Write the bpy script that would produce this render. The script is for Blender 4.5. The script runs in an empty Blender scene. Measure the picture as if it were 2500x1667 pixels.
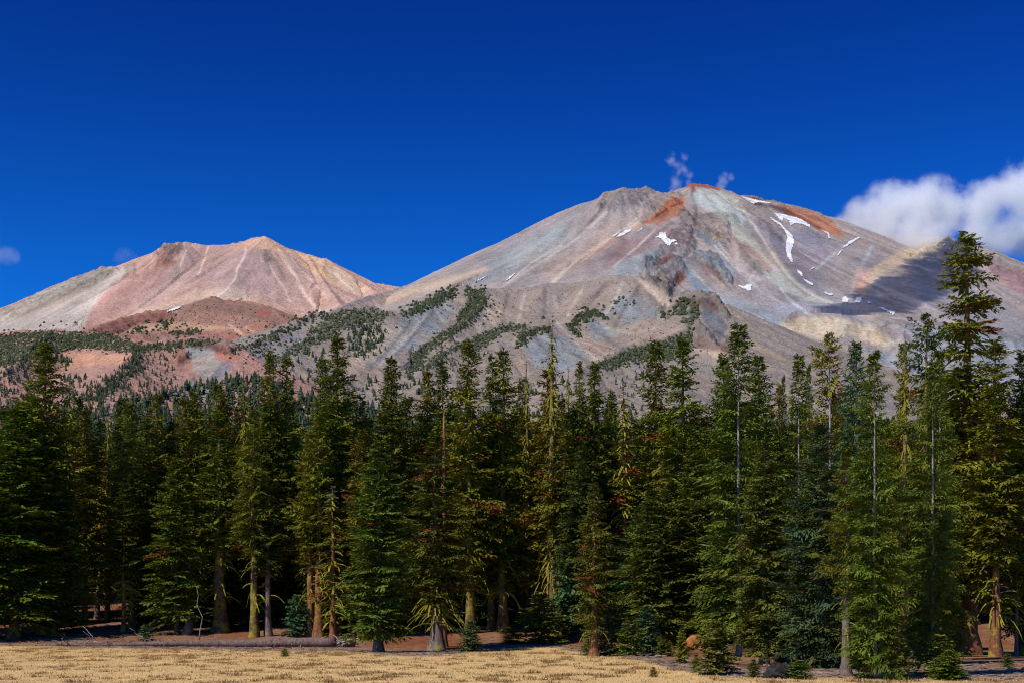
import bpy, math, random
import numpy as np
from mathutils import Vector

# ------------------------------------------------------------------ camera, sky, sun
scene = bpy.context.scene
COL = scene.collection
FPX, CX, HORIZ, CAMZ = 3250.0, 1250.0, 1530.0, 2.4      # focal length / horizon in photograph pixels, eye height in metres
SUN_AZ, SUN_EL = math.radians(47), math.radians(46)      # sun behind the camera, 40 degrees to its left
TO_SUN = np.array([-math.sin(SUN_AZ) * math.cos(SUN_EL), -math.cos(SUN_AZ) * math.cos(SUN_EL), math.sin(SUN_EL)])

cam_data = bpy.data.cameras.new('camera')
cam = bpy.data.objects.new('camera', cam_data)
COL.objects.link(cam)
cam.location = (0, 0, CAMZ)
cam.rotation_euler = (math.radians(90), 0, 0)
cam_data.sensor_width = 36.0
cam_data.lens = 36.0 * FPX / 2500.0
cam_data.shift_y = (HORIZ - 833.5) / 2500.0
cam_data.clip_start = 0.5
cam_data.clip_end = 30000
scene.camera = cam

world = bpy.data.worlds.new('World')
scene.world = world
world.use_nodes = True
wn, wl = world.node_tree.nodes, world.node_tree.links
wn.clear()
w_out = wn.new('ShaderNodeOutputWorld')
w_bg = wn.new('ShaderNodeBackground')
w_sky = wn.new('ShaderNodeTexSky')
w_sky.sky_type = 'NISHITA'
w_sky.sun_disc = False
w_sky.sun_elevation = SUN_EL
w_sky.sun_rotation = math.pi + SUN_AZ
w_sky.altitude = 2100
w_sky.air_density = 1.0
w_sky.dust_density = 0.0
w_sky.ozone_density = 3.0
w_pol = wn.new('ShaderNodeMix')                          # polarising filter: the whole sky deepened alike
w_pol.data_type = 'RGBA'
w_pol.blend_type = 'MULTIPLY'
w_pol.inputs['Factor'].default_value = 1.0
w_pol.inputs['B'].default_value = (0.035, 0.46, 1.10, 1.0)
w_bg.inputs['Strength'].default_value = 0.10
w_gam = wn.new('ShaderNodeGamma')
w_gam.inputs['Gamma'].default_value = 1.15
wl.new(w_sky.outputs[0], w_gam.inputs['Color'])
wl.new(w_gam.outputs[0], w_pol.inputs['A'])
w_tc = wn.new('ShaderNodeTexCoord')                      # the sky deepens steadily from horizon to zenith
w_sep = wn.new('ShaderNodeSeparateXYZ')
w_deep = wn.new('ShaderNodeValToRGB')
w_deep.color_ramp.interpolation = 'EASE'
for e, (p, c) in zip([w_deep.color_ramp.elements[0], w_deep.color_ramp.elements[1], w_deep.color_ramp.elements.new(0.5)],
                     [(0.10, (1.3, 1.3, 1.2, 1)), (1.0, (0.20, 0.24, 0.42, 1)), (0.46, (0.36, 0.42, 0.67, 1))]):
    e.position = p; e.color = c
w_mul = wn.new('ShaderNodeMix'); w_mul.data_type = 'RGBA'; w_mul.blend_type = 'MULTIPLY'; w_mul.inputs['Factor'].default_value = 1.0
wl.new(w_tc.outputs['Generated'], w_sep.inputs[0])
wl.new(w_sep.outputs['Z'], w_deep.inputs[0])
wl.new(w_pol.outputs['Result'], w_mul.inputs['A'])
wl.new(w_deep.outputs[0], w_mul.inputs['B'])
wl.new(w_mul.outputs['Result'], w_bg.inputs['Color'])
wl.new(w_bg.outputs[0], w_out.inputs[0])

sun_data = bpy.data.lights.new('sun', 'SUN')
sun_data.energy = 4.5
sun_data.angle = math.radians(0.53)
sun_data.color = (1.0, 0.945, 0.86)
sun = bpy.data.objects.new('sun', sun_data)
COL.objects.link(sun)
sun.rotation_euler = Vector(TO_SUN).to_track_quat('Z', 'Y').to_euler()

scene.view_settings.view_transform = 'Standard'
scene.view_settings.look = 'None'
scene.view_settings.exposure = 0.0
scene.view_settings.gamma = 1.0
scene.view_settings.use_curve_mapping = False
scene.cycles.max_bounces = 14
scene.cycles.diffuse_bounces = 3
scene.cycles.transmission_bounces = 4
scene.cycles.volume_bounces = 12
scene.cycles.volume_max_steps = 256
scene.cycles.use_denoising = True
scene.cycles.denoiser = 'OPENIMAGEDENOISE'
scene.cycles.denoising_input_passes = 'RGB_ALBEDO_NORMAL'
scene.cycles.denoising_prefilter = 'NONE'
scene.cycles.filter_width = 1.1

# ------------------------------------------------------------------ helpers
def lin(c, k=1.0):
    a = np.asarray(c, float) / 255.0
    return np.where(a <= 0.04045, a / 12.92, ((a + 0.055) / 1.055) ** 2.4) * k

_perm = {}
def perlin(x, y, seed=0):
    if seed not in _perm:
        r = np.random.RandomState(seed)
        p = r.permutation(512).astype(np.int32)
        a = r.rand(512) * 2 * np.pi
        _perm[seed] = (p, np.cos(a).astype(np.float32), np.sin(a).astype(np.float32))
    p, gx, gy = _perm[seed]
    x = np.asarray(x, np.float32); y = np.asarray(y, np.float32)
    xi = np.floor(x).astype(np.int32); yi = np.floor(y).astype(np.int32)
    xf = x - xi; yf = y - yi
    u = xf * xf * xf * (xf * (xf * 6 - 15) + 10); v = yf * yf * yf * (yf * (yf * 6 - 15) + 10)
    def g(ix, iy, dx, dy):
        h = p[(p[ix & 511] + iy) & 511]
        return gx[h] * dx + gy[h] * dy
    n00 = g(xi, yi, xf, yf); n10 = g(xi + 1, yi, xf - 1, yf)
    n01 = g(xi, yi + 1, xf, yf - 1); n11 = g(xi + 1, yi + 1, xf - 1, yf - 1)
    return ((n00 * (1 - u) + n10 * u) * (1 - v) + (n01 * (1 - u) + n11 * u) * v) * 1.45

def fbm(x, y, seed=0, octaves=4, gain=0.5):
    s = 0; a = 1.0; t = 0
    for o in range(octaves):
        s = s + a * perlin(x * 2 ** o + 7.3 * o, y * 2 ** o + 3.1 * o, seed + o)
        t += a; a *= gain
    return s / t

def ridged(x, y, seed=0, octaves=4):
    s = 0; a = 1.0; t = 0
    for o in range(octaves):
        s = s + a * (1 - 2 * np.abs(perlin(x * 2 ** o + 5.7 * o, y * 2 ** o, seed + o)))
        t += a; a *= 0.5
    return s / t

def sstep(a, b, x):
    t = np.clip((x - a) / (b - a), 0, 1)
    return t * t * (3 - 2 * t)

def mesh_np(name, verts, faces, smooth=False, mats=(), mat_index=None):
    """one mesh from numpy arrays; faces is one (n, k) array or a list of them"""
    me = bpy.data.meshes.new(name)
    verts = np.asarray(verts, np.float32)
    fl = [np.asarray(f, np.int32) for f in (faces if isinstance(faces, (list, tuple)) else [faces]) if len(f)]
    me.vertices.add(len(verts)); me.vertices.foreach_set('co', verts.ravel())
    loops = np.concatenate([f.ravel() for f in fl])
    sizes = np.concatenate([np.full(len(f), f.shape[1], np.int32) for f in fl])
    starts = np.concatenate([[0], np.cumsum(sizes)[:-1]]).astype(np.int32)
    me.loops.add(len(loops)); me.loops.foreach_set('vertex_index', loops)
    me.polygons.add(len(sizes)); me.polygons.foreach_set('loop_start', starts)
    try:
        me.polygons.foreach_set('loop_total', sizes)
    except Exception:
        pass
    if mat_index is not None:
        me.polygons.foreach_set('material_index', np.asarray(mat_index, np.int32))
    me.update(calc_edges=True)
    me.polygons.foreach_set('use_smooth', np.full(len(sizes), smooth, bool))
    for m in mats:
        me.materials.append(m)
    return me

def colour_attr(me, name, rgb):
    a = me.color_attributes.new(name, 'FLOAT_COLOR', 'POINT')
    c = np.ones((len(rgb), 4), np.float32); c[:, :3] = rgb
    a.data.foreach_set('color', c.ravel())

def link(name, me, parent=None, **props):
    o = bpy.data.objects.new(name, me)
    COL.objects.link(o)
    if parent is not None:
        o.parent = parent
    for k, v in props.items():
        o[k] = v
    return o

def thing(name, loc, label, category, group=None):
    o = bpy.data.objects.new(name, None)
    COL.objects.link(o)
    o.location = loc
    o.empty_display_size = 0.5
    o['label'] = label; o['category'] = category
    if group:
        o['group'] = group
    return o

class Nodes:
    def __init__(self, name):
        self.mat = bpy.data.materials.new(name)
        self.mat.use_nodes = True
        self.nt = self.mat.node_tree
        self.nt.nodes.clear()
        self.out = self.nt.nodes.new('ShaderNodeOutputMaterial')
    def n(self, kind, **kw):
        nd = self.nt.nodes.new(kind)
        for k, v in kw.items():
            if k.startswith('i_'):
                nd.inputs[k[2:].replace('_', ' ')].default_value = v
            else:
                setattr(nd, k, v)
        return nd
    def l(self, a, b):
        self.nt.links.new(a, b)
    def noise(self, scale, detail=4, vec=None, rough=0.55):
        nd = self.n('ShaderNodeTexNoise')
        nd.inputs['Scale'].default_value = scale; nd.inputs['Detail'].default_value = detail
        nd.inputs['Roughness'].default_value = rough
        if vec is not None:
            self.l(vec, nd.inputs['Vector'])
        return nd
    def ramp(self, fac, stops):
        nd = self.n('ShaderNodeValToRGB')
        el = nd.color_ramp.elements
        while len(el) < len(stops):
            el.new(0.5)
        for e, (p, c) in zip(el, stops):
            e.position = p; e.color = (*c, 1) if len(c) == 3 else c
        self.l(fac, nd.inputs[0])
        return nd
    def mix(self, fac, a, b, mode='MIX'):
        nd = self.n('ShaderNodeMix', data_type='RGBA', blend_type=mode)
        for sock, v in ((nd.inputs['Factor'], fac), (nd.inputs['A'], a), (nd.inputs['B'], b)):
            if hasattr(v, 'is_linked') or hasattr(v, 'node'):
                self.l(v, sock)
            else:
                sock.default_value = v if not isinstance(v, (tuple, list)) else (*v, 1)[:4]
        return nd.outputs['Result']
    def math(self, op, a, b=None, c=None):
        nd = self.n('ShaderNodeMath', operation=op)
        for i, v in enumerate((a, b, c)):
            if v is None:
                continue
            if hasattr(v, 'node'):
                self.l(v, nd.inputs[i])
            else:
                nd.inputs[i].default_value = v
        return nd.outputs[0]

def px_x(px, D):
    return (px - CX) / FPX * D
def px_z(py, D):
    return CAMZ + (HORIZ - py) / FPX * D
# ------------------------------------------------------------------ ground height near the camera and the long apron below the peaks
def apron(D):
    D = np.asarray(D, float)
    z = 0.10 * np.logaddexp(0, (D - 147) / 4.0) * 4.0
    return z + 0.06 * np.logaddexp(0, (D - 300) / 40.0) * 40.0

def base_depth(py):
    """depth at which ground shows at photograph row py"""
    lo, hi = 20.0, 900.0
    for _ in range(40):
        m = 0.5 * (lo + hi)
        if CAMZ + (HORIZ - py) / FPX * m - float(apron(m)) > 0:
            lo = m
        else:
            hi = m
    return 0.5 * (lo + hi)

# ------------------------------------------------------------------ ridge lines of the massifs (photograph column, row, metres away)
# (massif, slope, softness, points); massifs: 0 left cone, 1 main volcano, 2 grey foothills, 3 red bluff, 4 brown dome
RIDGES = [
 # left cone and the grey ridge behind it
 (0, .62, 2600, [(-1600,1080,5500),(-900,1000,5900),(-260,870,6300),(-120,815,6300),(0,771,6300),(64,734,6300),(102,713,6300),(138,700,6300),(179,685,6300),(219,669,6300),(236,662,6300),(253,655,6300),(281,662,6300),(296,669,6250),(340,690,6300)]),
 (0, .60, 2600, [(304,662,5950),(327,657,5980),(357,639,6000),(383,621,6020),(398,609,6040),(405,603,6050),(413,600,6050),(421,602,6060),(439,601,6080),(444,595,6080),(449,593,6080),(472,595,6100),(510,601,6100),(538,599.5,6100),(561,598.5,6100),(587,596,6100),(592,591,6100),(620,581,6100),(636,579.5,6100),(645,577.5,6100),(654,581,6100),(663,587,6100),(689,607,6060),(712,610,6040),(742,620,6000),(786,634,5950),(796,632,5940),(819,647,5900),(857,672,5800),(883,690,5700),(920,715,5500)]),
 (0, .60, 2600, [(357,639,6000),(300,680,5750),(258,715,5480),(220,762,5150),(195,800,4900)]),
 (0, .55, 2600, [(640,600,6000),(632,640,5780),(618,690,5480),(600,735,5180)]),
 (0, .55, 2600, [(750,622,5990),(790,690,5560),(830,745,5120)]),
 (0, .50, 2600, [(860,688,6500),(885,691.5,6500),(920,694,6480),(955,699,6450),(985,705,6450)]),
 # main volcano: skyline from the saddle over the summit to the far right
 (1, .60, 2600, [(800,770,4450),(850,744,4850),(900,726,5150),(934,718,5320),(985,703,5500),(1000,700,5530),(1076,683,5640),(1133,666,5700),(1179,644,5760),(1230,620,5820),(1280,592,5880),(1332,569,5950),(1372,550,6000),(1400,531,6050),(1425,516,6080),(1464,493,6160),(1479,476,6200),(1494,475,6230),(1517,462,6270),(1535,463,6300),(1553,467,6330),(1576,463,6360),(1596,469,6390),(1622,474,6420),(1645,469,6450),(1670,460,6480),(1688,450,6500),(1732,455,6520),(1757,462,6520),(1783,469,6520),(1806,480,6500),(1818,478,6500),(1846,482,6480),(1874,493,6480),(1910,500.5,6520),(1948,506,6580),(1982,516,6660),(2015,534,6760),(2033,539,6820),(2100,560,6950),(2200,577,6850),(2280,582,6480),(2298,580,6300),(2318,583,6180),(2339,592,6120),(2400,628,6050),(2436,648,6020),(2461,657,6020),(2500,664,6020),(2600,690,6020),(2900,770,5950),(3400,930,5700),(4100,1080,5300)]),
 (1, .66, 2400, [(1690,452,6500),(1692,500,6180),(1686,545,5880),(1673,590,5600),(1672,622,5400)]),
 (1, .62, 2400, [(1672,622,5400),(1655,650,5180),(1632,668,5000),(1600,668,4850),(1573,674,4720)]),
 (1, .66, 2400, [(1672,622,5400),(1700,640,5260),(1735,655,5120),(1752,680,4960),(1778,705,4800),(1802,730,4640)]),
 (1, .66, 2400, [(1732,500,6220),(1755,545,5930),(1772,590,5620),(1790,640,5280)]),
 (1, .85, 2400, [(1806,480,6480),(1832,530,6320),(1870,590,6120),(1903,640,5930),(1940,690,5740),(1985,720,5600),(2045,742,5430),(2085,752,5330)]),
 (1, .60, 2600, [(1545,470,6280),(1500,540,5850),(1430,610,5350),(1380,660,5000)]),
 (1, .60, 2600, [(1640,475,6400),(1580,560,5800),(1520,620,5350),(1450,665,4950)]),
 (1, .58, 2600, [(1300,585,5880),(1200,665,5300),(1130,700,4950)]),
 # right bowl wall and the right hand ridge
 (1, .62, 2600, [(2200,577,6850),(2165,640,6350),(2145,690,6020)]),
 (1, .60, 2600, [(2318,583,6180),(2288,606,6020),(2244,620,5900),(2205,650,5680),(2192,690,5400)]),
 (1, .52, 2600, [(2345,597,6100),(2345,660,5560),(2310,730,5000),(2275,790,4550)]),
 (1, .50, 2600, [(2300,806,4150),(2380,800,4200),(2436,812,4150),(2500,842,4050),(2650,890,3950)]),
 (1, .26, 3000, [(1900,792,4350),(1950,772,4400),(2000,767,4400),(2060,772,4350),(2120,796,4220),(2175,828,4050),(2200,848,3930)]),
 (1, .42, 3000, [(1775,800,4300),(1830,838,4060),(1880,868,3860),(1923,890,3720)]),
 # grey foothills
 (2, .50, 2200, [(950,775,3420),(1000,758,3620),(1046,741,3850),(1076,723,4020),(1102,706,4180),(1122,702,4210),(1145,706,4220),(1173,704,4230),(1214,708,4260),(1255,709.5,4280),(1293,704,4300),(1339,692,4330),(1398,694,4330),(1459,683,4340),(1510,674,4340),(1548,677,4320),(1578,704,4220),(1591,717,4170),(1624,745,4050)]),
 (2, .50, 2200, [(1175,706,4200),(1186,725,4050),(1178,748,3850),(1150,775,3620),(1120,800,3430),(1095,816,3280),(1050,841,3080),(1012,872,2880),(1000,912,2680)]),
 (2, .46, 2200, [(1400,790,3480),(1340,800,3360),(1293,795,3330),(1255,797,3300),(1217,804,3240),(1179,814,3150),(1143,834,3020),(1084,860,2830),(1030,900,2600)]),
 (2, .46, 2200, [(1293,797,3310),(1275,815,3180),(1263,835,3060)]),
 (2, .50, 2200, [(1388,800,3560),(1408,775,3680),(1434,760,3760),(1459,767,3760),(1482,777,3740),(1505,790,3700)]),
 (2, .54, 2200, [(1600,770,3560),(1615,762,3620),(1643,744,3700),(1660,732,3720),(1673,728,3740),(1717,730.5,3720),(1740,738,3700),(1755,763,3590),(1773,786,3480)]),
 (2, .48, 2200, [(1690,735,3720),(1684,763,3560),(1689,790,3380),(1678,812,3230),(1658,823,3140),(1628,831,3060),(1597,841,2970),(1551,849,2880),(1500,869,2740),(1450,892,2600),(1400,925,2430)]),
 (2, .50, 2200, [(1689,795,3370),(1730,848,3060),(1770,880,2900),(1800,905,2780)]),
 (2, .48, 2200, [(430,962,1980),(470,945,2060),(520,922,2170),(560,891,2320),(581,856,2480),(600,846,2560),(653,824,2720),(704,801,2900),(730,787,2990),(760,769,3100),(782,764,3120),(806,766,3150),(842,757,3220),(865,754,3240),(908,757,3270),(934,762,3290),(969,768,3330)]),
 (2, .46, 2200, [(870,756,3230),(825,788,3010),(765,824,2800),(705,859,2610),(640,895,2440),(560,936,2240)]),
 (2, .46, 2200, [(900,758,3260),(895,800,3010),(880,850,2760)]),
 # red bluff
 (3, .42, 2500, [(-300,838,2400),(-150,832,2400),(0,820,2400),(33,813.5,2400),(82,810,2400),(153,811.5,2400),(212,813,2390),(268,817,2370),(320,832,2310),(370,839,2290),(408,834,2310),(459,829,2330),(500,827,2340),(531,833,2330),(560,842,2290),(580,852,2250)]),
 (3, .40, 2500, [(330,836,2290),(318,870,2120),(290,900,1980),(250,935,1840)]),
 (3, .40, 2500, [(120,812,2390),(60,870,2100),(10,920,1870)]),
 # brown dome
 (4, .36, 2500, [(205,813,3050),(255,796,3200),(306,780,3320),(357,764.5,3420),(380,762,3440),(400,763,3450),(415,760,3470),(434,754,3500),(472,741,3560),(500,732,3600),(518,727,3620),(524,726.5,3620),(535,731,3620),(548,735,3600),(575,736.5,3580),(602,738,3560),(653,749,3470),(684,772,3330),(707,791,3200),(730,815,3050)]),
]

def resample(pts, step=45.0):
    P = np.array([[px_x(a, d), d, px_z(b, d)] for a, b, d in pts])
    return P

colpx = np.concatenate([np.linspace(-1700, -120, 36, endpoint=False), np.linspace(-120, 2620, 900), np.linspace(2620, 4200, 37)[1:]])
NC = len(colpx)
rows = np.concatenate([np.geomspace(300, 1500, 70, endpoint=False), np.linspace(1500, 2500, 110, endpoint=False),
                       np.linspace(2500, 7150, 440, endpoint=False), np.linspace(7150, 8400, 14)])
NR = len(rows)
PXG, DG = np.meshgrid(colpx, rows)
XG = px_x(PXG, DG); YG = DG
n_pts = NR * NC
Xf = XG.ravel().astype(np.float32); Yf = YG.ravel().astype(np.float32)
Z = apron(Yf).astype(np.float32) + 6 * fbm(Xf / 160, Yf / 160, 3, 3) * sstep(500, 900, Yf)
own = np.full(n_pts, 5, np.int8)
tco = Xf.copy(); dco = np.zeros(n_pts, np.float32); rid = -np.ones(n_pts, np.int16)
for ri, (mass, slope, L, pts) in enumerate(RIDGES):
    P = resample(pts)
    reach = 2600.0
    best = np.full(n_pts, -1e9, np.float32); bt = np.zeros(n_pts, np.float32); bd = np.zeros(n_pts, np.float32)
    t0 = ri * 9137.0
    lo = P.min(0) - reach; hi = P.max(0) + reach
    sel = np.nonzero((Xf > lo[0]) & (Xf < hi[0]) & (Yf > lo[1]) & (Yf < hi[1]))[0]
    x = Xf[sel]; y = Yf[sel]
    b_h = np.full(len(sel), -1e9, np.float32); b_t = np.zeros(len(sel), np.float32); b_d = np.zeros(len(sel), np.float32)
    for a, b in zip(P[:-1], P[1:]):
        ab = b - a; l2 = ab[0] ** 2 + ab[1] ** 2; l = math.sqrt(l2)
        t = np.clip(((x - a[0]) * ab[0] + (y - a[1]) * ab[1]) / l2, 0, 1)
        ex = x - (a[0] + t * ab[0]); ey = y - (a[1] + t * ab[1])
        d = np.sqrt(ex * ex + ey * ey)
        h = a[2] + t * ab[2] - (slope * d * (1 + d / 700.0) if slope < 0.45 else slope * 3 * L * np.log1p(d / (3 * L)))
        k = h > b_h
        b_h[k] = h[k]; b_d[k] = d[k]
        b_t[k] = t0 + t[k] * l + np.arctan2(ex[k], -ey[k]) * 240.0
        t0 += l
    old = Z[sel]
    K = 26.0
    hh = np.maximum(K - np.abs(old - b_h), 0) / K
    new = np.maximum(old, b_h) + np.where(b_d > 60, 1, b_d / 60) * hh * hh * K / 4
    k = b_h > old
    s = sel[k]
    own[s] = mass; tco[s] = b_t[k]; dco[s] = b_d[k]; rid[s] = ri
    Z[sel] = new

PYf = HORIZ - (Z - CAMZ) / Yf * FPX
PXf = PXG.ravel().astype(np.float32)

# crags: rows of rock standing out of the scree  (photograph polygons, height of the rock, size of its blocks)
def in_poly(px, py, poly):
    poly = np.asarray(poly, float)
    inside = np.zeros(len(px), bool)
    for (x0, y0), (x1, y1) in zip(poly, np.roll(poly, -1, 0)):
        if y0 == y1:
            continue
        c = (y0 > py) != (y1 > py)
        inside ^= c & (px < (x1 - x0) * (py - y0) / (y1 - y0) + x0)
    return inside

def dist_line(px, py, pts, closed=False):
    pts = np.asarray(pts, float)
    d = np.full(len(px), 1e9, np.float32)
    nxt = np.roll(pts, -1, 0) if closed else pts[1:]
    for a, b in zip(pts if closed else pts[:-1], nxt):
        ab = b - a
        t = np.clip(((px - a[0]) * ab[0] + (py - a[1]) * ab[1]) / max(1e-6, ab @ ab), 0, 1)
        d = np.minimum(d, np.hypot(px - a[0] - t * ab[0], py - a[1] - t * ab[1]))
    return d

def poly_mask(px, py, poly, feather):
    lo = np.min(poly, 0) - feather; hi = np.max(poly, 0) + feather
    m = np.zeros(len(px), np.float32)
    s = np.nonzero((px > lo[0]) & (px < hi[0]) & (py > lo[1]) & (py < hi[1]))[0]
    if len(s):
        d = dist_line(px[s], py[s], poly, True)
        sd = np.where(in_poly(px[s], py[s], poly), d, -d)
        m[s] = sstep(-feather, feather, sd)
    return m

def line_mask(px, py, pts, width, feather):
    lo = np.min(pts, 0) - width - feather; hi = np.max(pts, 0) + width + feather
    m = np.zeros(len(px), np.float32)
    s = np.nonzero((px > lo[0]) & (px < hi[0]) & (py > lo[1]) & (py < hi[1]))[0]
    if len(s):
        m[s] = 1 - sstep(width - feather, width + feather, dist_line(px[s], py[s], pts))
    return m

CRAGS = [  # polygon, amplitude, massifs
 ([(370,628),(400,600),(440,598),(445,612),(415,640),(425,650),(400,655),(375,650)], 26, (0,)),
 ([(560,592),(590,590),(590,602),(565,606)], 10, (0,)),
 ([(625,612),(662,612),(668,640),(640,650),(625,635)], 16, (0,)),
 ([(0,770),(140,698),(253,653),(285,668),(230,700),(140,735),(70,760),(10,790)], 22, (0,)),
 ([(300,660),(330,655),(330,680),(300,690)], 18, (0,)),
 ([(1470,470),(1600,462),(1580,492),(1540,510),(1490,525),(1455,522)], 24, (1,)),
 ([(1575,500),(1640,480),(1670,485),(1660,510),(1600,540),(1560,550)], 22, (1,)),
 ([(1640,530),(1700,530),(1790,540),(1800,560),(1745,565),(1700,560),(1660,565)], 26, (1,)),
 ([(1680,560),(1780,560),(1785,615),(1745,610),(1700,590)], 30, (1,)),
 ([(1640,575),(1690,560),(1700,640),(1640,640),(1600,650),(1590,640)], 34, (1,)),
 ([(1560,672),(1600,664),(1660,650),(1675,690),(1640,720),(1632,750),(1590,715)], 42, (1, 2)),
 ([(1680,630),(1745,640),(1780,690),(1790,720),(1750,700),(1720,670),(1690,660)], 36, (1,)),
 ([(1800,610),(1830,640),(1880,690),(1840,690),(1805,660)], 18, (1,)),
 ([(1800,500),(1870,520),(1920,570),(1900,600),(1860,560),(1810,540)], 16, (1,)),
 ([(1840,490),(1990,525),(2030,560),(2000,560),(1940,528),(1850,505)], 20, (1,)),
 ([(1710,732),(1750,740),(1778,785),(1755,790),(1720,770),(1700,765)], 34, (2,)),
 ([(1660,728),(1740,732),(1745,760),(1690,760)], 16, (2,)),
 ([(1690,800),(1790,845),(1790,870),(1700,850)], 22, (2,)),
 ([(2260,590),(2320,580),(2330,650),(2250,650)], 10, (1,)),
 ([(2400,625),(2500,660),(2600,690),(2600,720),(2480,700),(2400,660)], 18, (1,)),
 ([(2330,795),(2500,838),(2600,880),(2600,900),(2480,860),(2340,815)], 16, (1,)),
 ([(395,838),(530,828),(580,852),(560,865),(470,850),(400,852)], 16, (3,)),
 ([(430,870),(465,865),(460,885),(430,888)], 14, (3,)),
 ([(210,815),(330,770),(400,762),(425,775),(330,800),(230,830)], 12, (4,)),
]
gA = np.array([18, 36, 17, 12, 10, 0], np.float32)[own]
ramp_d = sstep(20, 260, dco)
gul = ridged(tco / 210, dco / 1500, 11, 3) * 0.9 + 0.35 * ridged(tco / 62, dco / 700, 21, 3)
Z += gA * ramp_d * gul * 0.9
Z += 3.0 * fbm(Xf / 60, Yf / 60, 31, 4) * (own != 5)
wx = PXf + 8 * fbm(PXf / 26, PYf / 26, 41, 3); wy = PYf + 7 * fbm(PXf / 26, PYf / 26, 47, 3)
crag = np.zeros(n_pts, np.float32)
for poly, amp, ms in CRAGS:
    m = poly_mask(wx, wy, poly, 7) * np.isin(own, ms)
    crag = np.maximum(crag, m * amp)
rk = ridged(Xf / 75, Z / 55 + Yf / 190, 51, 4)
Z += crag * (rk * 0.52 + 0.06) + crag * 0.38 * ridged(Xf / 26, Z / 20 + Yf / 60, 57, 3)
# fins of rock along the craggy ridges
def find_ridge(x, y):
    return [i for i, r in enumerate(RIDGES) if r[3][0][:2] == (x, y)]
FIN = np.zeros(len(RIDGES) + 1, np.float32)
for xy, a in (((1690,452), 38), ((1732,500), 34), ((1545,470), 14), ((1640,475), 16), ((1806,480), 14), ((2318,583), 6), ((1600,770), 18), ((1690,735), 8), ((357,639), 10), ((640,600), 9), ((1689,795), 16)):
    for i in find_ridge(*xy): FIN[i] = a
for i, r in enumerate(RIDGES):
    if r[3][0][:2] == (1672,622): FIN[i] = 46
fin = FIN[rid]
Z += fin * np.exp(-dco / 55.0) * sstep(0, 25, np.where(dco > 0, 25, 0)) * (0.45 + 0.75 * ridged(tco / 75, dco / 120, 63, 4))
Z += fin * 0.55 * sstep(15, 70, dco) * (1 - sstep(150, 420, dco)) * ridged(tco / 95, dco / 420, 67, 3)
# rough crest lines
crest = (1 - sstep(0, 70, dco)) * (own != 5)
Z += crest * np.where(own == 1, 9.0, 6.0) * ridged(tco / 60, dco / 90, 61, 3)

ZG = Z.reshape(NR, NC)
EG = (ZG - CAMZ) / DG
RUN = np.maximum.accumulate(EG, axis=0)
VIS = (EG >= RUN - 0.0012)
PYG = HORIZ - EG * FPX
PYf = PYG.ravel().astype(np.float32)

def hit(px, py):
    """where the sight line through a photograph pixel first meets the terrain: (depth, row, column) or None"""
    e = (HORIZ - py) / FPX
    c0 = int(np.clip(np.searchsorted(colpx, px) - 1, 0, NC - 2)); f = (px - colpx[c0]) / (colpx[c0 + 1] - colpx[c0])
    e0 = EG[:, c0] * (1 - f) + EG[:, c0 + 1] * f
    k = np.argmax(e0 >= e)
    if e0[k] < e:
        return None
    if k == 0:
        return rows[0], 0, c0
    t = (e - e0[k - 1]) / max(1e-9, e0[k] - e0[k - 1])
    return rows[k - 1] + t * (rows[k] - rows[k - 1]), k, c0
# ------------------------------------------------------------------ colour of the rock, plus some relief contrast, painted zone by zone on the terrain
BASE = {0: (176,140,130), 1: (160,142,134), 2: (156,139,126), 3: (164,126,114), 4: (158,118,104), 5: (72,66,50)}
rgb = np.zeros((n_pts, 3), np.float32)
for k, c in BASE.items():
    rgb[own == k] = lin(c)
wx = PXf + 6 * fbm(PXf / 20, PYf / 20, 71, 4, .65); wy = PYf + 6 * fbm(PXf / 20, PYf / 20, 77, 4, .65)

def paint(c, m, ms=None, s=1.0):
    m = m * s
    if ms is not None:
        m = m * np.isin(own, ms)
    k = m > 0.003
    rgb[k] += (lin(c) - rgb[k]) * m[k, None]

def poly(c, pts, f=12, ms=None, s=1.0):
    paint(c, poly_mask(wx, wy, pts, max(3.0, f * .55)), ms, s)

def line(c, pts, w=4, f=4, ms=None, s=1.0):
    paint(c, line_mask(wx * 0.35 + PXf * 0.65, wy * 0.35 + PYf * 0.65, pts, w, f), ms, s)

# left cone
poly((168,152,146), [(-300,900),(0,760),(260,650),(330,655),(300,690),(245,725),(200,800),(180,830),(-300,900)], 9, (0,))
poly((184,168,158), [(0,775),(100,712),(180,688),(185,700),(130,735),(60,765),(10,790)], 6, (0,))
poly((150,140,132), [(100,725),(170,690),(260,650),(285,668),(215,705),(150,735),(60,768)], 6, (0,), .6)
poly((160,122,116), [(255,715),(310,670),(370,640),(410,650),(390,700),(330,740),(250,790),(215,815),(205,790)], 14, (0,), .75)
poly((152,122,118), [(400,610),(560,602),(640,612),(690,640),(700,690),(640,720),(560,690),(470,690),(400,690)], 22, (0,), .6)
poly((186,156,140), [(330,760),(470,715),(560,700),(640,735),(720,790),(760,780),(760,860),(200,860)], 20, (0,), .8)
poly((186,150,124), [(700,612),(760,628),(800,635),(880,690),(900,720),(860,715),(800,690),(740,650)], 12, (0,), .85)
poly((188,148,126), [(590,596),(645,578),(692,608),(700,616),(620,606)], 5, (0,), .9)
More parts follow.
